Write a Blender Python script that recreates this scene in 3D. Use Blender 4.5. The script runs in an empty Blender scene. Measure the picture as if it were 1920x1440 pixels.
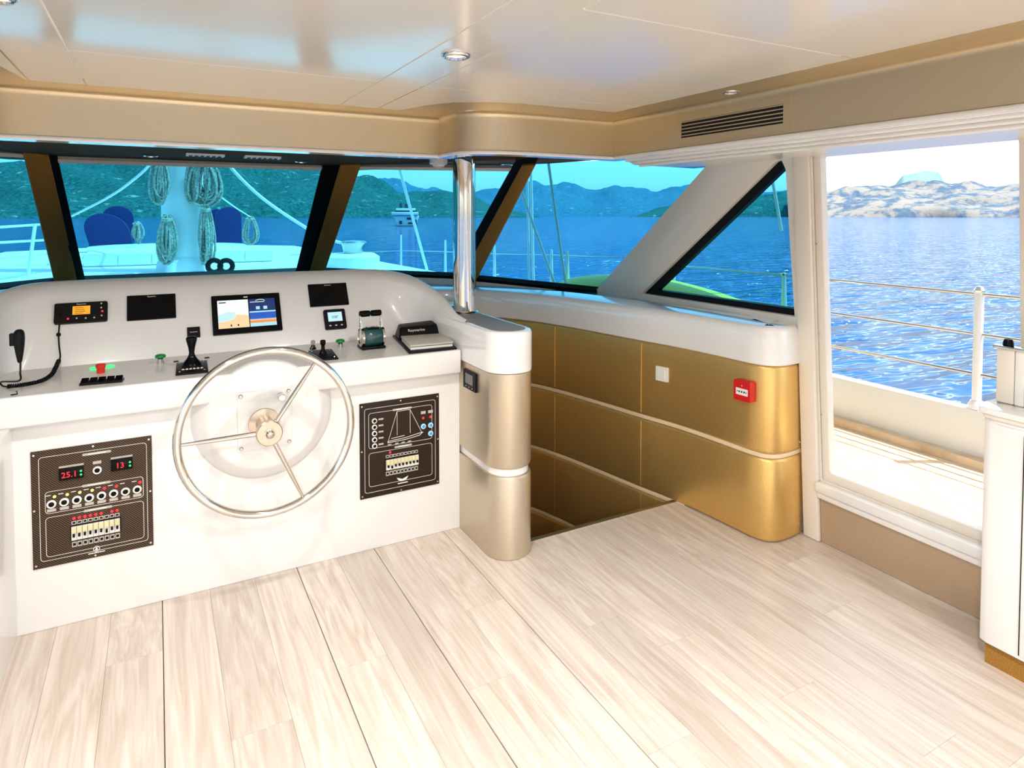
import bpy, bmesh, math, random
from mathutils import Vector, Matrix, noise
from mathutils.geometry import tessellate_polygon
R = math.radians
random.seed(7)
SC = bpy.context.scene
COL = SC.collection

# ------------------------------------------------------------------ camera
H_EYE = 1.55; FPX = 1228.0; PITCH = 2.0; YAW = 28.5; CYP = 447.0
cam_d = bpy.data.cameras.new('camera'); cam = bpy.data.objects.new('camera', cam_d); COL.objects.link(cam)
cam.location = (0, 0, H_EYE); cam.rotation_euler = (R(90 - PITCH), 0, -R(YAW))
cam_d.sensor_width = 36.0; cam_d.lens = 36.0 * FPX / 1920; cam_d.shift_y = (CYP - 720) / 1920
cam_d.clip_start = 0.02; cam_d.clip_end = 20000
SC.camera = cam
# ------------------------------------------------------------------ world, sun, exposure
SC.view_settings.view_transform = 'Standard'; SC.view_settings.look = 'None'
SC.view_settings.gamma = 1.0; SC.view_settings.use_curve_mapping = False
SC.view_settings.exposure = 0.98
SUN_EL, SUN_AZ = 66.0, 118.0            # azimuth clockwise from the bow (+Y): starboard, a little aft
wd = bpy.data.worlds.new('world'); SC.world = wd; wd.use_nodes = True
wn = wd.node_tree; wn.nodes.clear()
sky = wn.nodes.new('ShaderNodeTexSky'); sky.sky_type = 'NISHITA'; sky.sun_disc = False
sky.sun_elevation = R(SUN_EL); sky.sun_rotation = R(SUN_AZ); sky.air_density = 1.0; sky.dust_density = 1.6; sky.ozone_density = 1.0
bg = wn.nodes.new('ShaderNodeBackground'); bg.inputs['Strength'].default_value = 0.27
wo = wn.nodes.new('ShaderNodeOutputWorld')
hs_ = wn.nodes.new('ShaderNodeHueSaturation'); hs_.inputs['Saturation'].default_value = .5
wn.links.new(sky.outputs[0], hs_.inputs['Color']); wn.links.new(hs_.outputs[0], bg.inputs[0]); wn.links.new(bg.outputs[0], wo.inputs[0])
sun_d = bpy.data.lights.new('sun', 'SUN'); sun_d.energy = 5.0; sun_d.angle = R(0.6); sun_d.color = (1, .95, .87)
sun = bpy.data.objects.new('sun', sun_d); COL.objects.link(sun)
sv = Vector((math.sin(R(SUN_AZ)) * math.cos(R(SUN_EL)), math.cos(R(SUN_AZ)) * math.cos(R(SUN_EL)), math.sin(R(SUN_EL))))
sun.rotation_euler = sv.to_track_quat('Z', 'Y').to_euler(); sun.location = sv * 60

# ------------------------------------------------------------------ pixel -> direction
_cy, _sy, _cp, _sp = math.cos(R(YAW)), math.sin(R(YAW)), math.cos(R(PITCH)), math.sin(R(PITCH))
CF = Vector((_sy * _cp, _cy * _cp, -_sp)); CR = Vector((_cy, -_sy, 0)); CU = CR.cross(CF)
CO = Vector((0, 0, H_EYE))
def ray(px, py): return CF + CR * ((px - 960) / FPX) + CU * ((CYP - py) / FPX)
def at_plane(px, py, p, n):
    d = ray(px, py); n = Vector(n); return CO + d * ((Vector(p) - CO).dot(n) / d.dot(n))
def at_z(px, py, z): return at_plane(px, py, (0, 0, z), (0, 0, 1))
def at_y(px, py, y): return at_plane(px, py, (0, y, 0), (0, 1, 0))
def at_x(px, py, x): return at_plane(px, py, (x, 0, 0), (1, 0, 0))
def at_d(px, py, dist): return CO + ray(px, py) * dist
XC = 0.255                                   # centreline of the boat
def mir(p): return Vector((2 * XC - p[0], p[1], p[2]))

# ------------------------------------------------------------------ materials
MATS = {}
def mat(name, col, rough=.5, metal=0., coat=0., emit=None, es=0., spec=.5):
    m = bpy.data.materials.new(name); m.use_nodes = True
    b = m.node_tree.nodes['Principled BSDF']
    b.inputs['Base Color'].default_value = (*col, 1); b.inputs['Roughness'].default_value = rough
    b.inputs['Metallic'].default_value = metal; b.inputs['Coat Weight'].default_value = coat
    b.inputs['Coat Roughness'].default_value = .05; b.inputs['Specular IOR Level'].default_value = spec
    if emit: b.inputs['Emission Color'].default_value = (*emit, 1); b.inputs['Emission Strength'].default_value = es
    MATS[name] = m; return m
def N(m, t, **kw):
    n = m.node_tree.nodes.new(t)
    for k, v in kw.items():
        if k in n.inputs.keys(): n.inputs[k].default_value = v
        else: setattr(n, k, v)
    return n
def L(m, a, b): m.node_tree.links.new(a, b)
def bsdf(m): return m.node_tree.nodes['Principled BSDF']
def noise_mix(m, c1, c2, scale, detail=4, stretch=(1, 1, 1), lo=.35, hi=.65, obj_random=False, coord='Object', bump=0., bdist=.01):
    tc = N(m, 'ShaderNodeTexCoord'); mp = N(m, 'ShaderNodeMapping'); mp.inputs['Scale'].default_value = stretch
    L(m, tc.outputs[coord], mp.inputs['Vector'])
    nz = N(m, 'ShaderNodeTexNoise', Scale=scale, Detail=detail)
    if obj_random:
        oi = N(m, 'ShaderNodeObjectInfo'); sc = N(m, 'ShaderNodeMath', operation='MULTIPLY'); sc.inputs[1].default_value = 60
        cb = N(m, 'ShaderNodeCombineXYZ'); L(m, oi.outputs['Random'], sc.inputs[0]); L(m, sc.outputs[0], cb.inputs['X']); L(m, sc.outputs[0], cb.inputs['Y'])
        L(m, cb.outputs[0], mp.inputs['Location'])
    L(m, mp.outputs[0], nz.inputs['Vector'])
    rp = N(m, 'ShaderNodeValToRGB'); rp.color_ramp.elements[0].position = lo; rp.color_ramp.elements[1].position = hi
    rp.color_ramp.elements[0].color = (*c1, 1); rp.color_ramp.elements[1].color = (*c2, 1)
    L(m, nz.outputs['Fac'], rp.inputs['Fac']); L(m, rp.outputs['Color'], bsdf(m).inputs['Base Color'])
    if bump:
        bp = N(m, 'ShaderNodeBump', Strength=bump, Distance=bdist); L(m, nz.outputs['Fac'], bp.inputs['Height']); L(m, bp.outputs[0], bsdf(m).inputs['Normal'])
    return nz, rp
def glass(name, tint, gloss=.9, rough=.0):
    m = bpy.data.materials.new(name); m.use_nodes = True; nt = m.node_tree; nt.nodes.clear()
    o = nt.nodes.new('ShaderNodeOutputMaterial'); t = nt.nodes.new('ShaderNodeBsdfTransparent'); g = nt.nodes.new('ShaderNodeBsdfGlossy')
    t.inputs[0].default_value = (*tint, 1); g.inputs['Roughness'].default_value = rough; g.inputs['Color'].default_value = (gloss, gloss, gloss, 1)
    lw = nt.nodes.new('ShaderNodeLayerWeight'); lw.inputs[0].default_value = .5; pw = nt.nodes.new('ShaderNodeMath'); pw.operation = 'POWER'; pw.inputs[1].default_value = 5
    f = nt.nodes.new('ShaderNodeMath'); f.operation = 'MULTIPLY_ADD'; f.inputs[1].default_value = .9; f.inputs[2].default_value = .035; mx = nt.nodes.new('ShaderNodeMixShader')
    nt.links.new(lw.outputs['Facing'], pw.inputs[0]); nt.links.new(pw.outputs[0], f.inputs[0])
    nt.links.new(f.outputs[0], mx.inputs[0]); nt.links.new(t.outputs[0], mx.inputs[1]); nt.links.new(g.outputs[0], mx.inputs[2]); nt.links.new(mx.outputs[0], o.inputs[0])
    MATS[name] = m; return m

mat('lacquer', (.84, .83, .81), .12, coat=.8)
mat('ceiling_gloss', (.68, .645, .585), .14, coat=.08, spec=.36)
mat('white_gel', (.84, .83, .815), .3, coat=.35)
mat('cream_wall', (.80, .74, .65), .3, coat=.4)
mat('desk_grey', (.70, .68, .65), .35, coat=.3)
m = mat('gold', (.66, .50, .29), .40, metal=.85)
noise_mix(m, (.64, .53, .345), (.70, .58, .38), 260, 3, bump=.05, bdist=.002)
m = mat('champagne', (.60, .53, .43), .38, metal=.85)
noise_mix(m, (.58, .50, .385), (.64, .555, .43), 260, 3, bump=.05, bdist=.002)
m = mat('kick_bronze', (.52, .40, .28), .45, metal=.5)
noise_mix(m, (.50, .38, .26), (.56, .43, .30), 260, 3)
m = mat('gold_warm_bounce', (.56, .35, .10), .38, metal=.8)  # deeper amber stands in for dim, warm bounce light along the stairs
noise_mix(m, (.75, .49, .165), (.83, .55, .195), 180, 3, bump=.08, bdist=.002)
m = mat('piping_beige', (.80, .62, .40), .4)
mat('brown_soffit', (.075, .038, .012), .8, spec=.05)
noise_mix(MATS['brown_soffit'], (.055, .028, .008), (.11, .055, .018), 160, 3)
mat('brown_trim', (.20, .10, .02), .6, spec=.2)
noise_mix(MATS['brown_trim'], (.26, .125, .022), (.38, .19, .04), 200, 3)
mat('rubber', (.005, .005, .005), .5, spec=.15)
mat('black_gloss', (.003, .003, .004), .15, spec=.12)
mat('black_plastic', (.005, .005, .006), .45, spec=.15)
mat('chrome', (.70, .68, .65), .06, metal=1.)
mat('steel', (.58, .55, .50), .22, metal=1.)
mat('steel_brushed', (.62, .52, .42), .30, metal=1.)
mat('pad_grey', (.20, .19, .18), .6)
mat('shelf_dark', (.035, .04, .05), .12, coat=.6)
mat('carbon', (.045, .035, .028), .4, spec=.12)
def carbon(m):
    tc = N(m, 'ShaderNodeTexCoord'); w = N(m, 'ShaderNodeTexWave', Scale=70., Distortion=.4); w.bands_direction = 'DIAGONAL'
    L(m, tc.outputs['Object'], w.inputs['Vector']); rp = N(m, 'ShaderNodeValToRGB')
    rp.color_ramp.elements[0].color = (.012, .009, .007, 1); rp.color_ramp.elements[1].color = (.13, .085, .055, 1)
    L(m, w.outputs['Fac'], rp.inputs[0]); L(m, rp.outputs[0], bsdf(m).inputs['Base Color'])
carbon(MATS['carbon'])
mat('panel_brown', (.03, .019, .013), .4, spec=.12)
mat('print_white', (.85, .84, .80), .5)
mat('breaker_white', (.82, .80, .74), .4)
mat('breaker_yellow', (.72, .68, .38), .4)
mat('red_plastic', (.62, .012, .015), .3)
mat('red_button', (.75, .03, .01), .35)
mat('green_button', (.0, .26, .04), .35)
mat('led_red', (.6, .0, .0), .4, emit=(1, .02, .03), es=1.0)
mat('led_green', (.0, .4, .05), .4, emit=(.05, 1, .2), es=0.8)
mat('led_yellow', (.4, .5, .05), .4, emit=(.75, 1, .25), es=0.6)
mat('blue_button', (.08, .32, .62), .3)
mat('lcd_orange', (.4, .15, .0), .4, emit=(1, .36, .02), es=0.5)
mat('lcd_ink', (.12, .05, .0), .5)
mat('screen_white', (.2, .2, .2), .3, emit=(.93, .95, 1), es=0.46)
mat('screen_sand', (.2, .15, .1), .3, emit=(1, .70, .38), es=0.44)
mat('screen_cyan', (.1, .2, .2), .3, emit=(.58, .90, .98), es=0.44)
mat('screen_blue', (.0, .02, .1), .3, emit=(.01, .08, .42), es=0.6)
mat('screen_navy', (.0, .01, .05), .3, emit=(.005, .022, .13), es=0.5)
mat('screen_orange', (.2, .08, .0), .3, emit=(.95, .25, .05), es=0.5)
mat('screen_pale', (.1, .2, .2), .3, emit=(.45, .8, 1), es=0.45)
mat('grey_lid', (.50, .47, .42), .5)
mat('throttle_green', (.008, .07, .07), .2, coat=.5)
mat('white_plastic', (.84, .83, .79), .4)
mat('grille_dark', (.006, .005, .004), .7)
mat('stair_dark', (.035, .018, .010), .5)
mat('lens', (.7, .68, .62), .3)
mat('lens_fill_glow', (.8, .78, .72), .3, emit=(1, .9, .75), es=.25)  # faint glow added to the lenses to go with the fill lamps
mat('deck_white', (.82, .83, .82), .5)
m = mat('teak', (.62, .46, .30), .6); noise_mix(m, (.55, .39, .24), (.72, .56, .38), 8, 4, (8, 1, 1))
mat('mast_white', (.80, .83, .80), .4)
mat('rope', (.34, .38, .30), .8); noise_mix(MATS['rope'], (.16, .2, .16), (.46, .48, .38), 60, 2)
mat('rope_white', (.75, .76, .72), .7)
mat('navy_cloth', (.008, .022, .12), .9)
mat('kayak_green', (.80, .62, .015), .4)
mat('yacht_white', (.78, .82, .80), .5)
mat('yacht_dark', (.02, .04, .07), .3)
glass('glass_tint', (.30, .66, .80), .5)
glass('glass_clear', (.93, .95, .96), .6)
# floor wood
m = mat('plank_wood', (.7, .62, .54), .36, coat=.12)
nz, rp = noise_mix(m, (.55, .45, .37), (.73, .66, .59), 9, 9, (3.2, .28, 3), .30, .68, obj_random=True)
nz.inputs['Distortion'].default_value = 1.2
oi = N(m, 'ShaderNodeObjectInfo'); hv = N(m, 'ShaderNodeHueSaturation'); mr = N(m, 'ShaderNodeMapRange')
mr.inputs['To Min'].default_value = .90; mr.inputs['To Max'].default_value = 1.08
L(m, oi.outputs['Random'], mr.inputs['Value']); L(m, mr.outputs[0], hv.inputs['Value']); L(m, rp.outputs[0], hv.inputs['Color'])
tc2 = N(m, 'ShaderNodeTexCoord'); mp2 = N(m, 'ShaderNodeMapping'); mp2.inputs['Scale'].default_value = (90, 3, 1); L(m, tc2.outputs['Object'], mp2.inputs[0])
n2 = N(m, 'ShaderNodeTexNoise', Scale=1.5, Detail=5.); L(m, mp2.outputs[0], n2.inputs['Vector'])
mx = N(m, 'ShaderNodeMix', data_type='RGBA', blend_type='MULTIPLY'); mx.inputs[0].default_value = .25
L(m, hv.outputs[0], mx.inputs[6]); L(m, n2.outputs['Color'], mx.inputs[7])
r2 = N(m, 'ShaderNodeValToRGB'); r2.color_ramp.elements[0].color = (.62, .60, .58, 1); r2.color_ramp.elements[0].position = .3; r2.color_ramp.elements[1].position = .6
L(m, n2.outputs['Fac'], r2.inputs[0]); L(m, r2.outputs[0], mx.inputs[7]); L(m, mx.outputs[2], bsdf(m).inputs['Base Color'])

# ------------------------------------------------------------------ mesh builder
WM = {}                                      # world matrices of the things and parts
class MB:
    def __init__(s): s.v = []; s.f = []
    def add(s, vs, fs):
        o = len(s.v); s.v += [Vector(v) for v in vs]; s.f += [tuple(i + o for i in f) for f in fs]; return s
    def box(s, x0, x1, y0, y1, z0, z1):
        v = [(x, y, z) for z in (z0, z1) for y in (y0, y1) for x in (x0, x1)]
        return s.add(v, [(0, 2, 3, 1), (4, 5, 7, 6), (0, 1, 5, 4), (2, 6, 7, 3), (0, 4, 6, 2), (1, 3, 7, 5)])
    def hexa(s, a, b):                       # two quads (lists of 4 points), joined
        return s.add(list(a) + list(b), [(3, 2, 1, 0), (4, 5, 6, 7)] + [(i, (i + 1) % 4, (i + 1) % 4 + 4, i + 4) for i in range(4)])
    def loft(s, rings, ring_closed=True, path_closed=False, caps=True):
        n = len(rings[0]); k = len(rings); vs = [p for r in rings for p in r]; fs = []
        for i in range(k if path_closed else k - 1):
            j = (i + 1) % k
            for a in range(n if ring_closed else n - 1):
                b = (a + 1) % n; fs.append((i * n + a, i * n + b, j * n + b, j * n + a))
        if caps and ring_closed and not path_closed:
            fs.append(tuple(reversed(range(n)))); fs.append(tuple((k - 1) * n + i for i in range(n)))
        return s.add(vs, fs)
    def tube(s, pts, r, n=8, closed=False):
        pts = [Vector(p) for p in pts]; k = len(pts); rings = []; up = None
        for i, p in enumerate(pts):
            t = (pts[(i + 1) % k] - pts[i - 1]) if closed else (pts[min(i + 1, k - 1)] - pts[max(i - 1, 0)])
            t.normalize()
            if up is None: up = Vector((0, 0, 1)) if abs(t.z) < .9 else Vector((1, 0, 0))
            up = (up - t * up.dot(t)); up.normalize(); w = t.cross(up); rr = r[i] if isinstance(r, (list, tuple)) else r
            rings.append([p + (up * math.cos(6.28318 * a / n) + w * math.sin(6.28318 * a / n)) * rr for a in range(n)])
        return s.loft(rings, True, closed)
    def lathe(s, prof, c=(0, 0, 0), ax=(0, 0, 1), n=24, caps=True):   # prof: (radius, height)
        ax = Vector(ax).normalized(); u = ax.orthogonal().normalized(); w = ax.cross(u); c = Vector(c)
        rings = [[c + ax * h + (u * math.cos(6.28318 * a / n) + w * math.sin(6.28318 * a / n)) * r for a in range(n)] for r, h in prof]
        return s.loft(rings, True, False, caps)
    def prism(s, loops, off):                # planar polygon with holes, extruded by vector off
        off = Vector(off); loops = [[Vector(p) for p in l] for l in loops]; flat = [p for l in loops for p in l]
        tri = tessellate_polygon(loops); n = len(flat)
        fs = [tuple(t) for t in tri] + [tuple(i + n for i in reversed(t)) for t in tri]; o = 0
        for l in loops:
            k = len(l); fs += [(o + i, o + i + n, o + (i + 1) % k + n, o + (i + 1) % k) for i in range(k)]; o += k
        return s.add(flat + [p + off for p in flat], fs)
    def xf(s, M): s.v = [M @ v for v in s.v]; return s
    def build(s, name, m, parent=None, local=False, smooth=False, bevel=0., seg=2, ang=35):
        me = bpy.data.meshes.new(name); PM = WM.get(parent.name) if parent else None
        vs = s.v if (local or PM is None) else [PM.inverted() @ v for v in s.v]
        me.from_pydata([tuple(v) for v in vs], [], s.f)
        bm = bmesh.new(); bm.from_mesh(me); bmesh.ops.recalc_face_normals(bm, faces=bm.faces)
        if bevel:
            es = [e for e in bm.edges if len(e.link_faces) == 2 and e.calc_face_angle(0) > R(30)]
            bmesh.ops.bevel(bm, geom=es, offset=bevel, segments=seg, affect='EDGES', profile=.5, clamp_overlap=True)
        bm.to_mesh(me); bm.free()
        if smooth or bevel:
            me.shade_smooth(); me.set_sharp_from_angle(angle=R(ang))
        me.materials.append(MATS[m] if isinstance(m, str) else m)
        o = bpy.data.objects.new(name, me); COL.objects.link(o)
        if parent: o.parent = parent
        WM[o.name] = PM.copy() if PM is not None else Matrix.Identity(4)
        return o
def thing(name, label, cat, loc=(0, 0, 0), M=None, group=None):
    o = bpy.data.objects.new(name, None); COL.objects.link(o); o.empty_display_size = .05
    W = M if M is not None else Matrix.Translation(Vector(loc)); o.matrix_world = W; WM[o.name] = W.copy()
    return tag(o, label, cat, group)
def tag(o, label, cat=None, group=None):
    o['label'] = label
    if cat: o['category'] = cat
    if group: o['group'] = group
    return o
def struct(o, label=None, kind='structure'):
    o['kind'] = kind
    if label: o['label'] = label
    return o
def empty_struct(name, label=None, loc=(0, 0, 0)):
    o = bpy.data.objects.new(name, None); COL.objects.link(o); o.location = loc; WM[o.name] = Matrix.Translation(Vector(loc)); return struct(o, label)
def text_mesh(txt, size, ext=.0004):
    c = bpy.data.curves.new('lettering', 'FONT'); c.body = txt; c.size = size; c.align_x = 'CENTER'; c.align_y = 'CENTER'; c.extrude = ext; c.resolution_u = 2
    o = bpy.data.objects.new('tmp', c); me = bpy.data.meshes.new_from_object(o)
    r = [v.co.copy() for v in me.vertices], [tuple(p.vertices) for p in me.polygons]
    bpy.data.objects.remove(o); bpy.data.curves.remove(c); bpy.data.meshes.remove(me); return r
def lettering(txt, size, x, y, z, parent, m='print_white', name='lettering'):
    v, f = text_mesh(txt, size); return MB().add([p + Vector((x, y, z)) for p in v], f).build(name, m, parent, local=True)
def spline(pts, n):                          # Catmull-Rom
    P = [Vector(p) for p in pts]; out = []; k = len(P)
    for i in range(k - 1):
        a, b, c, d = P[max(i - 1, 0)], P[i], P[i + 1], P[min(i + 2, k - 1)]
        for j in range(n):
            t = j / n; out.append(.5 * ((2 * b) + (c - a) * t + (2 * a - 5 * b + 4 * c - d) * t * t + (3 * b - a - 3 * c + d) * t ** 3))
    out.append(P[-1]); return out
def rrect(x0, x1, y0, y1, r, n=5):
    out = []
    for cx, cy, a in ((x1 - r, y1 - r, 0), (x0 + r, y1 - r, 90), (x0 + r, y0 + r, 180), (x1 - r, y0 + r, 270)):
        out += [(cx + r * math.cos(R(a + 90 * i / n)), cy + r * math.sin(R(a + 90 * i / n))) for i in range(n + 1)]
    return out
def frame_M(o, x, y):                        # matrix from origin, x axis and y axis
    x = Vector(x).normalized(); z = x.cross(Vector(y)).normalized(); y = z.cross(x)
    M = Matrix((x, y, z)).transposed().to_4x4(); M.translation = Vector(o); return M

# ================================================================== FLOOR
CEIL = 2.05
YC = 2.94          # console front
YN = 2.66          # edge of the stair opening
fl = MB().box(-2.3, 2.80, -3.5, YN - .012, -.08, -.013).box(-2.3, 1.36, YN - .012, 3.6, -.08, -.013).build('floor', 'pad_grey')
struct(fl, 'pale limed oak plank floor of the wheelhouse')
PW = .1738; dark_seams = (-.005, .515, .858, 1.217)
pm = None; plank0 = MB()
w = PW / 2 - .00012
plank0.hexa([(-w, 0, -.012), (w, 0, -.012), (w, 1, -.012), (-w, 1, -.012)], [(-w + .00025, .0001, 0), (w - .00025, .0001, 0), (w - .00025, .9999, 0), (-w + .00025, .9999, 0)])
first = plank0.build('plank', 'plank_wood', fl, local=True); plank_me = first.data
bpy.data.objects.remove(first)
rng = random.Random(3)
known = {0: 1.15, 1: 2.05, -2: 1.78, -1: 2.6, 2: 1.62, 3: 2.2, 4: 1.30, 5: 1.9, 6: 2.3, 7: 1.42}
for k in range(-14, 16):
    xc = -.005 + PW * (k + .5)
    if xc > 2.74: continue
    yend = YC + .02 if xc < 1.40 else YN - .012
    j = known.get(k, 1.0 + rng.random() * 1.3)
    cuts = [yend]
    while j > yend - .12: j -= 1.22
    while j > -3.4: cuts.append(j); j -= 1.22
    cuts.append(-3.45)
    gap = .0026 if any(abs(xc - PW / 2 - d) < .03 for d in dark_seams) else 0
    for a, b in zip(cuts[1:], cuts[:-1]):
        o = bpy.data.objects.new('plank', plank_me); COL.objects.link(o); o.parent = fl
        o.location = (xc + gap / 2, a + .0002, 0); o.scale = (1 - gap / PW, b - a - .0004, 1)
struct(MB().box(1.50, 2.46, YN - .014, YN + .012, -.035, .003).build('trim_1', 'steel'), 'brushed metal nosing along the edge of the stair opening')
# stairs down to the cabins
st = thing('companionway_stairs', 'dark wooden stairs going down beside the gold panelled wall', 'stairs', (1.95, 2.7, -1.3))
for i in range(5):
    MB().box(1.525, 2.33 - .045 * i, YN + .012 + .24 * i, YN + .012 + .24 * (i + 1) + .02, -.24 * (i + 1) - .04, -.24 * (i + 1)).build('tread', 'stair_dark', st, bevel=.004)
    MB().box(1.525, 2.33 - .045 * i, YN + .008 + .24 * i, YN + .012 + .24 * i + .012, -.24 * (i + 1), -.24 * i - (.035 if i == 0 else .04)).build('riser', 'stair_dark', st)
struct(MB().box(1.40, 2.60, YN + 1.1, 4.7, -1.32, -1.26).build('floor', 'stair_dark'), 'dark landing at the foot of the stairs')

# ================================================================== RIGHT GOLD STAIR WALL
plan = [(2.735, 2.085), (2.66, 2.075), (2.57, 2.075), (2.512, 2.105), (2.487, 2.17), (2.478, 2.28), (2.462, 2.5), (2.437, 2.68), (2.395, 2.88), (2.34, 3.18), (2.27, 3.52), (2.17, 3.82), (2.0, 4.1), (1.75, 4.3), (1.42, 4.42)]
PL = spline([(x, y, 0) for x, y in plan], 6)
def pnorm(P, i):
    t = (P[min(i + 1, len(P) - 1)] - P[max(i - 1, 0)]); t.normalize(); return Vector((-t.y, t.x, 0))
def curved(P, prof, i0=0, i1=None):          # profile (offset towards the room, z) swept along the plan curve
    i1 = len(P) - 1 if i1 is None else i1
    return MB().loft([[P[i] + pnorm(P, i) * o + Vector((0, 0, z)) for o, z in prof] for i in range(i0, i1 + 1)], False)
def pad_prof(z0, z1, r=.014): return [(-.04, z0), (-.008, z0), (-.003, z0 + r * .3), (0, z0 + r), (0, z1 - r), (-.003, z1 - r * .3), (-.008, z1), (-.04, z1)]
def idx_y(y): return min(range(30, len(PL)), key=lambda i: abs(PL[i].y - y))
iS1, iS2 = idx_y(2.90), idx_y(3.58)
sw = empty_struct('wall_stair', 'gold padded panel wall curving down along the stairs', (2.5, 2.6, 0))
rows = [(.425, .842), (.005, .400), (-.42, -.02), (-.86, -.445), (-1.3, -.885)]
for ri, (z0, z1) in enumerate(rows):
    cuts = [0, iS1, iS2, len(PL) - 1]
    if ri >= 1: cuts[0] = 0 if ri == 1 else idx_y(2.60)
    for a, b in zip(cuts[:-1], cuts[1:]):
        curved(PL, pad_prof(z0, z1), a, b).build('panel', 'gold_warm_bounce', sw, smooth=True)
    if ri:
        curved(PL, [(-.03, z1 - .004), (-.006, z1 + .003), (-.004, z1 + .013), (-.006, z1 + .022), (-.03, z1 + .030)], 0 if ri == 1 else idx_y(2.6)).build('piping', 'piping_beige', sw, smooth=True)
for i in (iS1, iS2):
    p, n_ = PL[i], pnorm(PL, i)
    for z0, z1 in rows:
        MB().tube([p + n_ * .001 + Vector((0, 0, z0 + .012)), p + n_ * .001 + Vector((0, 0, z1 - .012))], .0022, 6).build('stitch_seam', 'gold_warm_bounce', sw)
for z in (.755, .06, .46, .30):
    MB().lathe([(.006, 0), (.006, .003), (.003, .005)], PL[3] + Vector((0, 0, z)), pnorm(PL, 3), 10).build('bolt', 'steel', sw)
# backing behind the panels so no light leaks
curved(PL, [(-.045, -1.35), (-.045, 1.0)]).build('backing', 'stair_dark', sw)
capw = empty_struct('trim_2', 'glossy white cap running above the gold stair wall', (2.5, 2.6, .85))
curved(PL, [(-.03, .846), (.008, .846), (.012, .850), (.010, .93), (.002, 1.004), (-.004, 1.018), (-.014, 1.026), (-.03, 1.030), (-.22, 1.032)]).build('cap', 'lacquer', capw, smooth=True, ang=40)

# ================================================================== RIGHT HAND SIDE WALL (leans in)
WP, WN_ = Vector((2.765, 0, 0)), Vector((1, 0, .07)).normalized()
def wr(px, py, off=0.): return at_plane(px, py, WP + WN_ * off, WN_)
def wyz(y, z, off=0.): return Vector((2.765 - .07 * z + off, y, z))
OUT = Vector((.07, 0, .005))
tri_hole = [wr(1203, 551), wr(1489, 594), wr(1478, 420), wr(1472, 318), wr(1464, 300), wr(1452, 304)]
door_out = [wr(1513, 279), wr(1546, 905)]
y_door_f = (door_out[0].y + door_out[1].y) / 2; z_door_t = door_out[0].z; z_sill = .30
y_door_a = .62
door_hole = [wyz(y_door_f, z_sill), wyz(y_door_f, z_door_t), wyz(y_door_a, z_door_t + .0), wyz(y_door_a, z_sill)]
m_top, m_bot = wr(1330, 303), wr(1118, 543)
wall_poly = [wyz(-3.5, 0), wyz(2.2, 0), wyz(2.2, .95), wyz(3.9, .95), wyz(m_bot.y + .02, m_bot.z - .02), m_bot, m_top, wyz(m_top.y, 1.95), wyz(-3.5, 1.95)]
aft_hole = [wyz(-.15, .85), wyz(-.15, 1.82), wyz(-2.9, 1.82), wyz(-2.9, .85)]
wall_r = struct(MB().prism([wall_poly, tri_hole, door_hole, aft_hole], OUT).build('wall_right', 'cream_wall', bevel=.006, seg=2), 'cream side wall with slanted mullion and triangular window')
# rounded beige lip around the triangular window, black gasket, glass
TRI = [wr(1212, 549), wr(1486, 588), wr(1471, 322)]
def strip(a, b, wid_dir, wd_, off0, off1):
    a, b = Vector(a), Vector(b); w_ = Vector(wid_dir).normalized() * wd_; n_ = WN_
    return MB().hexa([a + n_ * off0, b + n_ * off0, b + w_ + n_ * off0, a + w_ + n_ * off0], [a + n_ * off1, b + n_ * off1, b + w_ + n_ * off1, a + w_ + n_ * off1])
cen = (TRI[0] + TRI[1] + TRI[2]) / 3
hyp = (tri_hole[5] - tri_hole[0]); hn = WN_.cross(hyp).normalized(); hn = hn if hn.dot(cen - tri_hole[0]) > 0 else -hn
wt = empty_struct('window_1', 'triangular tinted side window with black gasket', wyz(2.5, 1.05, .04))
strip(tri_hole[0], tri_hole[5] + hyp * .01, hn, .045, .030, .062).build('gasket', 'rubber', wt)
bt = (tri_hole[1] - tri_hole[0]); bn = WN_.cross(bt).normalized(); bn = bn if bn.dot(cen - tri_hole[0]) > 0 else -bn
strip(tri_hole[0], tri_hole[1], bn, .032, .028, .062).build('gasket', 'rubber', wt)
MB().prism([[p + WN_ * .05 for p in tri_hole]], WN_ * .006).build('pane', 'glass_tint', wt)
# door with its pane
dr = empty_struct('door_1', 'cream framed side door with a large clear pane', wyz(1.3, z_sill, .02))
g_l0, g_l1 = wr(1533, 291), wr(1556, 880); g_y = (g_l0.y + g_l1.y) / 2; g_zt = wr(1534, 291).z; g_zb = z_sill + .045
fr = [wyz(y_door_f - .004, z_sill, .0), wyz(y_door_f - .004, z_door_t - .004), wyz(y_door_a + .004, z_door_t - .004), wyz(y_door_a + .004, z_sill)]
gy_a = wr(1907, 300).y
def rr_hole(y0, y1, z0, z1, r): return [wyz(a, b) for a, b in rrect(y0, y1, z0, z1, r, 4)]
MB().prism([[p + OUT * .12 for p in fr], [p + OUT * .12 for p in rr_hole(gy_a, g_y, g_zb, g_zt, .02)]], OUT * .6).build('frame', 'cream_wall', dr, bevel=.005)
MB().prism([[p + OUT * .45 for p in rr_hole(gy_a - .01, g_y + .01, g_zb - .01, g_zt + .01, .02)]], OUT * .08).build('pane', 'glass_clear', dr)
MB().box(wyz(0, z_sill).x - .045, wyz(0, z_sill).x + .03, y_door_a - .05, y_door_f - .002, z_sill - .045, z_sill - .002).build('sill', 'lacquer', dr, bevel=.006)
MB().box(wyz(0, z_sill).x - .030, wyz(0, z_sill).x + .03, y_door_a - .05, y_door_f - .002, z_sill - .078, z_sill - .047).build('sill_moulding', 'lacquer', dr, bevel=.004)
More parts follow.
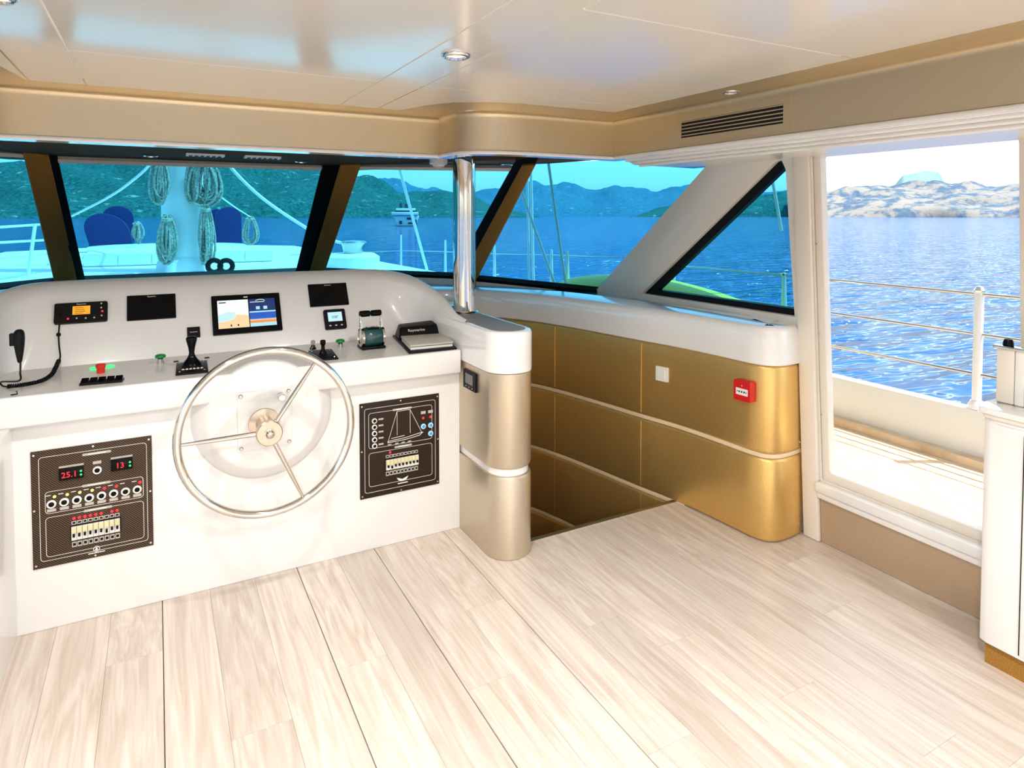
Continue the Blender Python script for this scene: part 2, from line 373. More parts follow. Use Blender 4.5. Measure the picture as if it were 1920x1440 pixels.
for z in (.62, 1.0, 1.42): MB().lathe([(.004, 0), (.004, .003)], wyz(y_door_f - .015, z, -.0), (-1, 0, 0), 8).build('screw', 'steel', dr)
kick = MB().hexa([wyz(y_door_f - .004, .002, -.012), wyz(-.4, .002, -.012), wyz(-.4, z_sill - .08, -.012), wyz(y_door_f - .004, z_sill - .08, -.012)],
                 [wyz(y_door_f - .004, .002, -.001), wyz(-.4, .002, -.001), wyz(-.4, z_sill - .08, -.001), wyz(y_door_f - .004, z_sill - .08, -.001)]).build('kick_panel', 'kick_bronze', wall_r)
for px, py in ((1584, 937), (1715, 987)): MB().lathe([(.011, 0), (.011, .003), (.007, .006)], wr(px, py, -.013), -WN_, 12).build('bolt', 'steel_brushed', wall_r)
# corner post beside the door
pst = wyz(y_door_f, 0)
struct(MB().hexa([wyz(y_door_f, 0, -.03), wyz(y_door_f + .085, 0, -.03), wyz(y_door_f + .085, 0, 0), wyz(y_door_f, 0, 0)],
                 [wyz(y_door_f, 1.90, -.02), wyz(y_door_f + .085, 1.90, -.02), wyz(y_door_f + .085, 1.90, 0), wyz(y_door_f, 1.90, 0)]).build('trim_3', 'cream_wall', bevel=.008), 'cream post between door and gold wall end')

# ================================================================== WINDSCREEN
ZS, ZT = 1.10, 1.89
def plane3(a, b, c): n_ = (b - a).cross(c - a).normalized(); return a, n_
b1, b2 = at_z(158, 522, ZS), at_z(555, 505, ZS)
yb = (b1.y + b2.y) / 2; t1 = at_z(400, 307, ZT); yt = t1.y
PC = (Vector((0, yb, ZS)), Vector((0, ZT - ZS, yb - yt)).normalized())
cp = [at_plane(px, py, *PC) for px, py in ((108, 299), (603, 314), (555, 506), (158, 521))]
a = at_z(608, 504, ZS); b = at_z(848, 513, ZS); c = at_z(672, 313, ZT)
PR = plane3(a, b, c)
rp_ = [at_plane(px, py, *PR) for px, py in ((672, 313), (958, 316), (848, 514), (608, 505))]
s0, s1, s2 = wr(1116, 541), wr(1328, 304), at_z(900, 519, 1.085)
PS = plane3(s0, s1, s2)
sp_ = [at_plane(px, py, *PS) for px, py in ((1000, 315), (1327, 304), (1116, 541), (895, 519))]
WINQ = {'c': cp, 'r': rp_, 's': sp_}
lq = [mir(p) for p in rp_]
PLm = plane3(lq[1], lq[2], lq[3]); lq[0] = at_plane(44, 290, *PLm); lq[3] = at_plane(101, 524, *PLm)
lq2 = [mir(p) for p in sp_]
def quadnorm(q):
    n_ = (q[1] - q[0]).cross(q[3] - q[0]).normalized(); return n_ if n_.y > 0 or (abs(n_.y) < .2 and n_.x > 0) else -n_
labels = {2: ('central tinted windscreen pane looking over the mast', cp), 3: ('tinted windscreen pane between the two brown pillars', rp_), 4: ('wide tinted side window beside the slanted mullion', sp_),
          5: ('tinted windscreen pane on the port bow', lq), 6: ('tinted port side window', lq2)}
def grow(q, k):
    c_ = sum(q, Vector()) / 4; return [c_ + (p - c_) * k for p in q]
for k, (lb, q) in labels.items():
    n_ = quadnorm(q); w_ = empty_struct('window_%d' % k, lb, sum(q, Vector()) / 4)
    g = grow(q, 1.06); MB().hexa(g, [p + n_ * .008 for p in g]).build('pane', 'glass_tint', w_)
    bl, br = (q[3], q[2]); e = (br - bl); up = (q[0] - q[3]).normalized()
    MB().hexa([bl - e * .05 - up * .05 - n_ * .02, br + e * .03 - up * .05 - n_ * .02, br + e * .03 - n_ * .02, bl - e * .05 - n_ * .02],
              [bl - e * .05 - up * .05 + n_ * .02, br + e * .03 - up * .05 + n_ * .02, br + e * .03 + n_ * .02, bl - e * .05 + n_ * .02]).build('gasket', 'rubber', w_)
    if k in (2, 3, 5):
        tl, tr = q[0], q[1]; e = tr - tl
        MB().hexa([tl - n_ * .03 + up * .0, tr - n_ * .03, tr - n_ * .03 + up * .03, tl - n_ * .03 + up * .03], [tl + n_ * .0, tr + n_ * .0, tr + up * .03, tl + up * .03]).build('head_trim', 'cream_wall', w_)
# pillars: box beams between neighbouring panes
wf = empty_struct('wall_front', 'brown windscreen pillars, header and sill', (XC, yb, ZS))
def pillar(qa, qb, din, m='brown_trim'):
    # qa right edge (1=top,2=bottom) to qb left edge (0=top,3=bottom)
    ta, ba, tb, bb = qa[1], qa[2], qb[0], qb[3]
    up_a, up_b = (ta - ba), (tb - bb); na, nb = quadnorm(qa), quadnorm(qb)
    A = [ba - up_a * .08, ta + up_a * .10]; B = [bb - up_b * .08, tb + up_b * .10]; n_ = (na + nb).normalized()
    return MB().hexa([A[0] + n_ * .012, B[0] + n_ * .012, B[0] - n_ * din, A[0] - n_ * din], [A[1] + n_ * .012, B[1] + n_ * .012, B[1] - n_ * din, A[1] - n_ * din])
lq_rev = [lq[1], lq[0], lq[3], lq[2]]; sq = [lq2[1], lq2[0], lq2[3], lq2[2]]
def cover(qa, qb, f0, f1, din, d2):
    ta, ba, tb, bb = qa[1], qa[2], qb[0], qb[3]; n_ = (quadnorm(qa) + quadnorm(qb)).normalized(); ua, ub_ = ta - ba, tb - bb
    A0, A1, B0, B1 = ba - ua * .08, ta + ua * .06, bb - ub_ * .08, tb + ub_ * .06
    l0, l1, r0, r1 = A0.lerp(B0, f0), A1.lerp(B1, f0), A0.lerp(B0, f1), A1.lerp(B1, f1)
    return MB().hexa([l0 - n_ * din, r0 - n_ * din, r0 - n_ * d2, l0 - n_ * d2], [l1 - n_ * din, r1 - n_ * din, r1 - n_ * d2, l1 - n_ * d2])
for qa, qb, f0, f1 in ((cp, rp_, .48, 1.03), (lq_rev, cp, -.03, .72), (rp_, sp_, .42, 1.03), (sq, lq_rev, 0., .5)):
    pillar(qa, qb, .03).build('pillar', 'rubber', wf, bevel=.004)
    cover(qa, qb, f0, f1, .028, .055).build('pillar_cover', 'brown_trim', wf, bevel=.006)
# sill strip below the panes, window base line from starboard to port
base_r = [wr(1330, 578), sp_[2], sp_[3], rp_[2], rp_[3], cp[2]]
base = [Vector(p) for p in base_r] + [Vector(cp[3])] + [mir(p) for p in reversed(base_r[:-1])]
for p in base: p.z = min(p.z, 1.10)
def sill_strip(i):
    a, b = base[i], base[i + 1]; t = (b - a).normalized(); n_ = Vector((t.y, -t.x, 0)); n_ = n_ if n_.dot(Vector((XC, 2.5, 0)) - a) > 0 else -n_
    a, b = a - t * .01, b + t * .01
    return MB().hexa([Vector((a.x, a.y, .95)) + n_ * .02, Vector((b.x, b.y, .95)) + n_ * .02, b + n_ * .015 - Vector((0, 0, .035)), a + n_ * .015 - Vector((0, 0, .035))],
                     [Vector((a.x, a.y, .95)) - n_ * .08, Vector((b.x, b.y, .95)) - n_ * .08, b - n_ * .07 - Vector((0, 0, .035)), a - n_ * .07 - Vector((0, 0, .035))])
for i in range(len(base) - 1): sill_strip(i).build('sill', 'cream_wall', wf)
# dark shelf between console and windscreen
inner = [p + Vector((.0, 0, 0)) - pnorm(PL, i) * .20 for i, p in enumerate(PL) if i > 18]
YB = 3.66
poly = [Vector((p.x, p.y, 1.018)) for p in base[:-1]] + [mir((base_r[1].x, base_r[1].y, 1.018))]
half = [Vector((p.x, p.y, 1.018)) for p in base[:6]]
inn = [Vector((p.x, p.y, 1.018)) for p in inner]
outl = half + [Vector((XC, cp[2].y, 1.018)), Vector((XC, YB, 1.018)), Vector((1.50, YB, 1.018)), Vector((1.50, 4.45, 1.018))] + list(reversed(inn))
MB().prism([outl], (0, 0, -.03)).build('shelf', 'shelf_dark', wf)
outm = [mir(p) for p in half] + [Vector((XC, cp[2].y, 1.018)), Vector((XC, YB, 1.018)), Vector((-.8, YB, 1.018)), Vector((-1.2, 3.0, 1.018)), Vector((-2.1, 3.0, 1.018))]
MB().prism([outm], (0, 0, -.03)).build('shelf', 'shelf_dark', wf)

# ================================================================== CEILING
ce = struct(MB().box(-2.4, 2.85, -3.5, 3.3, CEIL + .003, CEIL + .06).build('ceiling', 'print_white'), 'glossy white panelled ceiling')
XR_C, XL_C = 1.965, -1.455
YF1, YF2 = 3.0, 2.57                         # ceiling edge in the middle and on the sides
G = .0028
def cpanel(x0, x1, y0, y1): MB().box(x0 + G, x1 - G, y0 + G, y1 - G, CEIL, CEIL + .014).build('ceiling_panel', 'ceiling_gloss', ce, bevel=.0015, seg=1)
for y0, y1 in ((-3.5, .2), (.2, 2.40), (2.40, YF1)):
    cpanel(-.228, .738, y0, y1)
cpanel(.738, .918, -3.5, YF1); cpanel(-.408, -.228, -3.5, YF1)
for y0, y1 in ((-3.5, -.9), (-.9, 1.33), (1.33, 2.40)):
    cpanel(.918, XR_C, y0, y1); cpanel(XL_C, -.408, y0, y1)
MB().prism([[(.918 + G, 2.40 + G, CEIL), (XR_C - G, 2.40 + G, CEIL), (XR_C - G, YF2, CEIL)] + [(x, y, CEIL) for x, y in ((1.45, YF2 + .0), (1.30, 2.60), (1.17, 2.68), (1.09, 2.80), (1.05, 2.92), (1.03, YF1), (.918 + G, YF1))]], (0, 0, .014)).build('ceiling_panel', 'ceiling_gloss', ce)
MB().prism([[(2 * XC - .918 - G, 2.40 + G, CEIL), (XL_C, 2.40 + G, CEIL), (XL_C, YF2, CEIL), (-.53, YF2, CEIL), (-.46, 2.70, CEIL), (-.42, 2.95, CEIL), (-.408 - G, YF1, CEIL)]], (0, 0, .014)).build('ceiling_panel', 'ceiling_gloss', ce)
# gold soffit + fascia running round the ceiling edge
ZG = 1.868                                   # lower edge of the gold fascia
fas = [(2.155, -3.5), (2.155, 2.55), (2.155, 2.83), (1.9, 2.83), (1.62, 2.83), (1.47, 2.845), (1.37, 2.89), (1.31, 2.97), (1.30, 3.08), (1.30, 3.185)]
fas2 = [(1.30, 3.185), (.4, 3.185), (-.535, 3.185)]
fas3 = [(-.535, 3.185), (-.545, 3.0), (-.60, 2.88), (-.72, 2.83), (-1.645, 2.83), (-1.645, -3.5)]
PR_F = [(-.20, CEIL + .004), (-.028, CEIL + .004), (-.010, CEIL - .002), (.0, CEIL - .014), (.002, CEIL - .04), (.002, ZG), (.03, ZG)]
def fascia(path, name, label):
    P = [Vector((x, y, 0)) for x, y in path]
    o = empty_struct(name, label, (P[0].x, P[0].y, ZG))
    def rings(prof):
        out = []
        for i in range(len(P)):
            a = (P[i] - P[i - 1]).normalized() if i else (P[1] - P[0]).normalized(); b = (P[i + 1] - P[i]).normalized() if i < len(P) - 1 else a
            na, nb = Vector((-a.y, a.x, 0)), Vector((-b.y, b.x, 0)); n_ = (na + nb); n_ = n_ / max(.3, n_.dot(na))   # mitred
            out.append([P[i] - n_ * off + Vector((0, 0, z)) for off, z in prof])
        return out
    return o, rings
specs = []
SOFF = [(-.020, CEIL + .0008), (-.008, CEIL - .002), (-.002, CEIL - .008), (.0, CEIL - .025), (.0, ZG), (.02, ZG)]
LIP = [(.004, ZG - .001), (-.006, ZG - .002), (-.010, ZG - .010), (-.006, ZG - .020), (.06, ZG - .022)]
for path, nm, lb in ((fas, 'trim_4', 'champagne gold fascia along the starboard ceiling edge and round the chrome post'), (fas2, 'trim_5', 'champagne gold fascia spanning above the helm console'), (fas3, 'trim_6', 'champagne gold fascia on the port side')):
    # offsets: negative = towards the middle of the room
    if path is not fas2:
        i_s = 0
    o, rings = fascia(path, nm, lb)
    prof = [(-a if False else a, z) for a, z in SOFF]
    MB().loft(rings([(a, z) for a, z in SOFF]), False).build('fascia', 'gold', o, smooth=True, ang=50)
    MB().loft(rings(LIP), False).build('lip', 'lacquer', o, smooth=True, ang=60)
sof = empty_struct('trim_9', 'flat gold soffit bordering the white ceiling', (XC, 2.6, CEIL))
for x0_, x1_, y0_, y1_ in ((1.90, 2.16, -3.5, 2.84), (.9, 1.90, 2.45, 2.84), (.9, 1.31, 2.84, 3.19), (-.55, .9, 2.9, 3.19), (-1.65, -.40, 2.45, 2.84), (-.55, -.40, 2.84, 2.9), (-1.65, -1.39, -3.5, 2.45)):
    MB().box(x0_, x1_, y0_, y1_, CEIL + .0005, CEIL + .0028).build('soffit_plate', 'gold', sof)
# ribbed white blind track under the starboard fascia
rb = empty_struct('trim_7', 'ribbed white moulding under the starboard gold fascia', (2.2, 0, 1.82))
for i in range(4):
    x = 2.172 + .030 * i; z = ZG - .012 - .013 * i
    MB().tube([(x, -3.5, z), (x, 2.80 - .02 * i, z)], .0095, 10).build('rib', 'lacquer', rb, smooth=True)
MB().box(2.16, 2.75, -3.5, 2.80, ZG + .0, ZG + .03).build('backing', 'cream_wall', rb)
MB().hexa([(2.16, -3.5, ZG), (2.27, -3.5, ZG - .045), (2.70, -3.5, ZG - .05), (2.70, -3.5, ZG)], [(2.16, 2.80, ZG), (2.27, 2.80, ZG - .045), (2.70, 2.80, ZG - .05), (2.70, 2.80, ZG)]).build('soffit', 'cream_wall', rb)
# brown soffit over the windscreen
so = struct(MB().prism([[Vector((p.x, p.y, ZT + .012)) for p in (Vector((2.62, 2.84, 0)), Vector((2.60, 2.95, 0)), sp_[0] + Vector((.3, .3, 0)), rp_[1] + Vector((.2, .3, 0)), cp[1] + Vector((.3, .4, 0)), cp[0] + Vector((-.3, .4, 0)), mir(rp_[1] + Vector((.2, .3, 0))), mir((2.62, 2.84, 0)))] + [Vector((-.6, 2.86, ZT + .012)), Vector((-.53, 3.2, ZT + .012)), Vector((1.3, 3.2, ZT + .012)), Vector((1.4, 2.9, ZT + .012))]], (0, 0, .04)).build('trim_8', 'brown_soffit'), 'dark brown soffit above the windscreen')
# wheelhouse roof, unseen; overhang sized to keep direct sun off the floor
struct(MB().box(-3.05, 3.55, -4.6, 5.0, 2.14, 2.22).build('roof', 'deck_white'), 'white wheelhouse roof with unseen overhang shaped to shade the floor')
# rest of the shell behind the camera
MIRP = [mir(p) for p in wall_poly]
lw_y = lambda y, z: mir(wyz(y, z))
wall_l = struct(MB().prism([[lw_y(-3.5, 0), lw_y(3.9, 0), lw_y(3.9, .95), lw_y(2.9, 1.0), lw_y(2.6, 1.95), lw_y(-3.5, 1.95)],
                            [lw_y(1.9, .75), lw_y(1.9, 1.82), lw_y(-2.9, 1.82), lw_y(-2.9, .75)]], (-.07, 0, 0)).build('wall_left', 'cream_wall'), 'cream port side wall with a long window')
struct(MB().prism([[lw_y(1.9, .75) + Vector((-.03, 0, 0)), lw_y(1.9, 1.82) + Vector((-.03, 0, 0)), lw_y(-2.9, 1.82) + Vector((-.03, 0, 0)), lw_y(-2.9, .75) + Vector((-.03, 0, 0))]], (-.006, 0, 0)).build('window_7', 'glass_clear'), 'long clear port side window')
struct(MB().prism([[p + OUT * .5 for p in aft_hole]], OUT * .08).build('window_8', 'glass_clear'), 'clear starboard saloon window')
struct(MB().prism([[(-2.3, -3.5, 0), (2.8, -3.5, 0), (2.8, -3.5, 2.1), (-2.3, -3.5, 2.1)], [(-1.3, -3.5, .02), (1.8, -3.5, .02), (1.8, -3.5, 1.95), (-1.3, -3.5, 1.95)]], (0, -.08, 0)).build('wall_back', 'cream_wall'), 'cream aft wall with a wide open doorway')

# ================================================================== HELM CONSOLE
con = thing('helm_console', 'white moulded helm console with instruments and dished upstand', 'console', (.4, 3.1, 0))
MB().box(-.49, 1.302, YC, 3.5, 0, .80).build('base', 'white_gel', con, bevel=.004)
MB().box(-.70, 1.288, YC - .055, 3.42, .787, .901).build('desk', 'white_gel', con, bevel=.010, seg=3)
MB().box(-.46, 1.285, 3.38, 3.42, .78, .9).build('desk_back', 'desk_grey', con)
MB().add([(-.69, YC - .045, .9014), (1.277, YC - .045, .9014), (1.277, 3.40, .9014), (-.69, 3.40, .9014)], [(0, 1, 2, 3)]).build('desk_top', 'desk_grey', con)
# round boss for the wheel
BX, BZ = .392, .712
rings = []
for dep, rl_, ru_ in ((-.003, .001, .001), (-.003, .212, .212), (.001, .226, .224), (.008, .234, .230), (.03, .258, .232), (.062, .288, .226), (.13, .290, .165)):
    ring = []
    for i in range(64):
        a_ = 6.28318 * i / 64; k_ = max(0., min(1., (math.sin(a_) - .25) / .5)); k_ = k_ * k_ * (3 - 2 * k_); r_ = rl_ + (ru_ - rl_) * k_
        ring.append((BX + r_ * math.cos(a_), YC - .058 + dep, BZ + r_ * math.sin(a_)))
    rings.append(ring)
MB().loft(rings).build('wheel_boss', 'white_gel', con, smooth=True, ang=50)
# dished upstand (U shaped)
def upath(xr, xl, yb_, rr_, rl_, yf, na=10, nb=14, nw=8):
    P = [(xr, yf + (yb_ - rr_ - yf) * i / nw) for i in range(nw)]
    P += [(xr - rr_ + rr_ * math.cos(R(90 * i / na)), yb_ - rr_ + rr_ * math.sin(R(90 * i / na))) for i in range(na)]
    P += [(xr - rr_ + (xl + rl_ - (xr - rr_)) * i / nb, yb_) for i in range(nb)]
    P += [(xl + rl_ - rl_ * math.sin(R(90 * i / na)), yb_ - rl_ + rl_ * math.cos(R(90 * i / na))) for i in range(na)]
    P += [(xl, yb_ - rl_ + (yf - yb_ + rl_) * i / nw) for i in range(nw + 1)]
    return [Vector((x, y, 0)) for x, y in P]
ub = upath(1.300, -.56, 3.372, .10, .06, 2.89); ut = upath(1.304, -.565, 3.55, .37, .20, 2.89)
ks = [(2.89, 1.030), (3.04, 1.046), (3.20, 1.078), (3.30, 1.110), (3.38, 1.148), (3.45, 1.180), (3.52, 1.203), (3.55, 1.208)]
def interp(t):
    if t <= ks[0][0]: return ks[0][1]
    for (a, b), (c, d) in zip(ks, ks[1:]):
        if t <= c: return b + (d - b) * (t - a) / (c - a)
    return ks[-1][1]
rings = []
for i in range(len(ub)):
    t = (ut[min(i + 1, len(ut) - 1)] - ut[max(i - 1, 0)]).normalized(); n_ = Vector((t.y, -t.x, 0))
    h = interp(ut[i].y); k = max(0., min(1., (ut[i].y - 3.0) / .5)); k = .25 + .75 * k
    B, T = ub[i], ut[i]
    pts = [B + Vector((0, 0, .895)), B.lerp(T, .03) + Vector((0, 0, .91)), B.lerp(T, .5) + Vector((0, 0, .9 + (h - .9) * .5)), B.lerp(T, .93) + Vector((0, 0, .9 + (h - .9) * .95)), T + Vector((0, 0, h)) + n_ * .006 * k,
           T + n_ * .018 * k + Vector((0, 0, h + .012 * k)), T + n_ * .060 * k + Vector((0, 0, h + .042 * k)), T + n_ * .075 * k + Vector((0, 0, h + .043 * k)), T + n_ * .086 * k + Vector((0, 0, h + .032 * k)), T + n_ * .09 * k + Vector((0, 0, h + .01 * k)), T + n_ * .09 * k + Vector((0, 0, .80))]
    rings.append(pts)
MB().loft(rings, False).build('upstand', 'white_gel', con, smooth=True, ang=50)
# left wing of the console
MB().prism([[(x, y, 0) for x, y in rrect(-.72, -.474, 2.50, 3.55, .08, 6)]], (0, 0, .788)).build('side_wing', 'white_gel', con, bevel=.01)
MB().box(-.50, 1.30, 3.50, 3.60, 0, 1.0).build('back_panel', 'white_gel', con)

# ------------------------------------------------------------------ fin wall with chrome post
fin = thing('end_wall', 'rounded champagne gold end wall with glossy white cap beside the helm console', 'wall', (1.41, 3.0, 0))
def fin_plan(o, y1=3.62):
    x0, x1, yc = 1.300 - o, 1.520 + o, 2.645
    r = (x1 - x0) / 2; cx = (x0 + x1) / 2
    return [(x1, y1)] + [(cx + r * math.cos(R(-180 * i / 20)), yc + r * math.sin(R(-180 * i / 20)) * 1.0) for i in range(21)] + [(x0, y1)]
def fin_loft(levels): return MB().loft([[(x, y, z) for x, y in fin_plan(o)] for o, z in levels])
fin_loft([(0, .002), (0, .366), (-.004, .376), (-.012, .380)]).build('lower_panel', 'champagne', fin, smooth=True)
fin_loft([(-.012, .38), (-.012, .41)]).build('groove_band', 'lacquer', fin, smooth=True)
fin_loft([(-.012, .410), (-.004, .413), (0, .424), (0, .842)]).build('upper_panel', 'champagne', fin, smooth=True)
fin_loft([(-.006, .843), (.004, .846), (.005, .86), (.004, 1.017), (.001, 1.026), (-.005, 1.031), (-.020, 1.032)]).build('cap', 'lacquer', fin, smooth=True, ang=40)
MB().loft([[(x, y, z) for x, y in fin_plan(-.026, 3.45)] for z in (1.0, 1.0335)]).build('top_pad', 'pad_grey', fin, smooth=True)
fin_loft([(-.002, -1.3), (-.002, -.02)]).build('stair_side', 'gold', fin, smooth=True)
struct(MB().box(1.41, 1.52, 3.60, 4.46, -1.3, 1.0).build('wall_stairside', 'gold'), 'gold wall on the inner side of the stairs')
post = thing('chrome_post', 'polished chrome post standing on the white capped end wall', 'post', (1.385, 3.02, 1.03))
pc = at_z(879, 589, 1.034)
PX, PY = pc.x, pc.y + .055
MB().lathe([(.059, 1.034), (.059, ZG + .03)], (PX, PY, 0), n=40).build('shaft', 'chrome', post, smooth=True)
MB().lathe([(.075, 1.034), (.075, 1.040), (.068, 1.046), (.060, 1.048)], (PX, PY, 0), n=40).build('flange', 'chrome', post, smooth=True, ang=40)

# ------------------------------------------------------------------ steering wheel
wc = at_y(494, 808, 2.70); WR = .323
whl = thing('steering_wheel', 'large polished steel steering wheel with three spokes', 'steering wheel', (.382, 2.70, .71))
WCv = Vector((.376, 2.70, .697)); tilt = Matrix.Rotation(R(-2), 4, 'X')
def wp(a, r, dy=0): return WCv + Vector((r * math.cos(R(a)), dy, r * math.sin(R(a))))
MB().tube([wp(360 * i / 72, WR) for i in range(72)], .0155, 14, True).build('rim', 'chrome', whl, smooth=True)
MB().lathe([(.001, -.022), (.046, -.022), (.050, -.018), (.050, .0), (.036, .004), (.034, .12), (.060, .125), (.062, .128)], WCv, (0, 1, 0), 36).build('hub', 'steel_brushed', whl, smooth=True)
MB().lathe([(.021, -.022), (.021, -.026), (.016, -.027), (.016, -.032), (.011, -.040), (.001, -.044)], WCv, (0, 1, 0), 20).build('hub_nut', 'steel', whl, smooth=True)
for a_ in (180, 55, -66): MB().tube([wp(a_, .045), wp(a_, .2), wp(a_, WR - .01)], [.010, .0085, .0055], 10).build('spoke', 'steel', whl, smooth=True)
# mounting plate behind the wheel
pl = thing('wheel_mounting_plate', 'square white plate with four corner bolts behind the steering wheel', 'plate', (.392, YC - .06, .7))
y_f = YC - .0615
pa, pb = at_y(446, 846, y_f), at_y(546, 738, y_f)
x0, x1, z0, z1 = pa.x, pb.x, .577, .822
MB().box(x0, x1, y_f - .006, y_f, z0, z1).build('plate', 'white_gel', pl, bevel=.002)
for x in (x0 + .012, x1 - .012):
    for z in (z0 + .014, z1 - .014): MB().lathe([(.008, 0), (.008, .004), (.005, .007)], (x, y_f - .006, z), (0, -1, 0), 12).build('bolt', 'steel', pl, smooth=True)
MB().lathe([(.013, 0), (.013, .006), (.010, .008), (.010, .022), (.015, .024), (.015, .040), (.012, .044)], (x1 - .045, y_f - .006, z1 - .03), (0, -1, 0), 20).build('bleed_knob', 'chrome', pl, smooth=True, ang=40)

# ------------------------------------------------------------------ devices on the upstand
UB0 = Vector((0, 3.376, .905)); UT0 = Vector((0, 3.545, 1.20)); UDIR = (UT0 - UB0).normalized(); UNRM = Vector((0, -UDIR.z, UDIR.y))
def up_pt(px, py, off=.0): return at_plane(px, py, UB0 + UNRM * off, UNRM)
def on_up(name, label, cat, corners, group=None):
    # corners: pixel TL, TR, BR, BL of the front face
    P = [up_pt(*c) for c in corners]
    c_ = sum(P, Vector()) / 4; W = ((P[1] - P[0]).length + (P[2] - P[3]).length) / 2; Hh = ((P[0] - P[3]).dot(UDIR) + (P[1] - P[2]).dot(UDIR)) / 2
    t = thing(name, label, cat, M=frame_M(c_, (1, 0, 0), UDIR), group=group); return t, W, Hh
def slab(W, Hh, d, r, z0=0.): return MB().loft([[(x, y, z) for x, y in rrect(-W / 2 + i, W / 2 - i, -Hh / 2 + i, Hh / 2 - i, r, 4)] for i, z in ((0, z0 - .0), (0, z0 + d - .0015), (.0015, z0 + d))])
def rect(x0, x1, y0, y1, z): return MB().box(x0, x1, y0, y1, z - .0006, z)
BR = 'Raymarine'
# VHF radio
t, W, Hh = on_up('vhf_radio', 'black marine radio with glowing orange display', 'radio', ((102, 573), (201, 566), (203, 603), (102, 610)))
slab(W, Hh, .018, .008).build('housing', 'black_plastic', t, local=True, smooth=True)
rect(-.16 * W, .17 * W, -.12 * Hh, .30 * Hh, .0190).build('display', 'lcd_orange', t, local=True)
for i in range(4): rect(-.12 * W, (.04 + .02 * (i % 3)) * W, (.20 - .09 * i) * Hh, (.215 - .09 * i) * Hh + .001, .0193).build('display_text', 'lcd_ink', t, local=True)
lettering(BR, .0085, 0, .40 * Hh, .0184, t)
for x, y, m_ in ((-.24, -.30, 'led_red'), (-.08, -.30, 'print_white'), (.09, -.32, 'print_white'), (.25, -.32, 'print_white'), (.38, .38, 'print_white'), (.38, .16, 'print_white'), (.40, -.02, 'led_red'), (.39, -.24, 'print_white')):
    MB().lathe([(.0035 if m_ == 'print_white' else .0045, 0), (.003, .0025)], (x * W, y * Hh, .018), n=10).build('button', m_, t, local=True)
MB().lathe([(.010, 0), (.010, .010), (.008, .012)], (-.39 * W, .02 * Hh, .018), n=16).build('volume_knob', 'black_plastic', t, local=True, smooth=True)
# blank displays
t, W, Hh = on_up('blank_display', 'blank black display beside the radio', 'display', ((237, 557), (327, 551), (332, 596), (239, 603)))
slab(W, Hh, .010, .003).build('housing', 'black_gloss', t, local=True, smooth=True); lettering(BR, .008, 0, .42 * Hh, .0104, t)
t, W, Hh = on_up('blank_display', 'blank black display above the small compass readout', 'display', ((575, 535), (647, 531), (655, 571), (583, 577)))
slab(W, Hh, .010, .003).build('housing', 'black_gloss', t, local=True, smooth=True); lettering(BR, .008, 0, .42 * Hh, .0104, t)
# chart plotter
t, W, Hh = on_up('chart_plotter', 'lit chart plotter screen showing sand and sea chart with blue data pane', 'chart plotter', ((393, 558), (520, 550), (532, 619), (402, 631)))
slab(W, Hh, .014, .004).build('bezel', 'black_gloss', t, local=True, smooth=True)
zz = .0148; xa, xb, xm, ya, yb2 = -.42 * W, .42 * W, .02 * W, -.36 * Hh, .36 * Hh
rect(xa, xm, ya, yb2, zz).build('chart_area', 'screen_white', t, local=True)
MB().prism([[(xa, ya, zz), (xm, ya, zz), (xm, -.06 * Hh, zz), (-.08 * W, -.04 * Hh, zz), (-.16 * W, -.02 * Hh, zz), (-.20 * W, -.14 * Hh, zz), (-.30 * W, -.18 * Hh, zz), (xa, -.20 * Hh, zz)]], (0, 0, .0006)).build('chart_land', 'screen_sand', t, local=True)
MB().prism([[(xa, -.19 * Hh, zz), (-.30 * W, -.17 * Hh, zz), (-.20 * W, -.12 * Hh, zz), (-.16 * W, .02 * Hh, zz), (-.28 * W, .06 * Hh, zz), (xa, -.02 * Hh, zz)]], (0, 0, .0004)).build('chart_shallows', 'screen_cyan', t, local=True)
rect(xm + .004, xb, ya, yb2, zz).build('data_area', 'screen_navy', t, local=True)
for y0, y1, m_ in ((-.36, -.27, 'screen_pale'), (-.27, -.21, 'screen_orange'), (-.21, -.17, 'print_white'), (-.17, .0, 'screen_blue'), (.0, .035, 'screen_pale')):
    rect(xm + .004, xb, y0 * Hh, y1 * Hh, zz + .0004).build('data_band', m_, t, local=True)
rect(.05 * W, .26 * W, .27 * Hh, .285 * Hh, zz + .0004).build('data_text', 'screen_white', t, local=True)
for x in (.16, .27):
    rect(x * W - .009, x * W + .009, .08 * Hh, .16 * Hh, zz + .0004).build('data_icon', 'screen_pale', t, local=True)
for x in (-.24, -.14): rect(x * W - .003, x * W + .003, -.32 * Hh, -.27 * Hh, zz + .0010).build('chart_icon', 'black_plastic', t, local=True)
rect(-.40 * W, -.30 * W, .29 * Hh, .315 * Hh, zz + .0006).build('chart_text', 'black_plastic', t, local=True)
MB().tube([(.20 * W + .035 * W * 2 * math.cos(R(a_)), .29 * Hh + .05 * Hh * math.sin(R(a_)), zz + .0006) for a_ in range(10, 175, 15)], .0012, 5).build('data_dial', 'led_yellow', t, local=True)
rect(-.012, .006, .41 * Hh, .44 * Hh, .0146).build('maker_mark', 'print_white', t, local=True)
# small square badge / sounder
t, W, Hh = on_up('alarm_sounder', 'small square black sounder above the joystick', 'sounder', ((350, 616), (374, 613), (376, 632), (352, 635)))
slab(W, Hh, .012, .002).build('housing', 'black_plastic', t, local=True, smooth=True); lettering(BR, .0075, 0, 0, .0124, t)
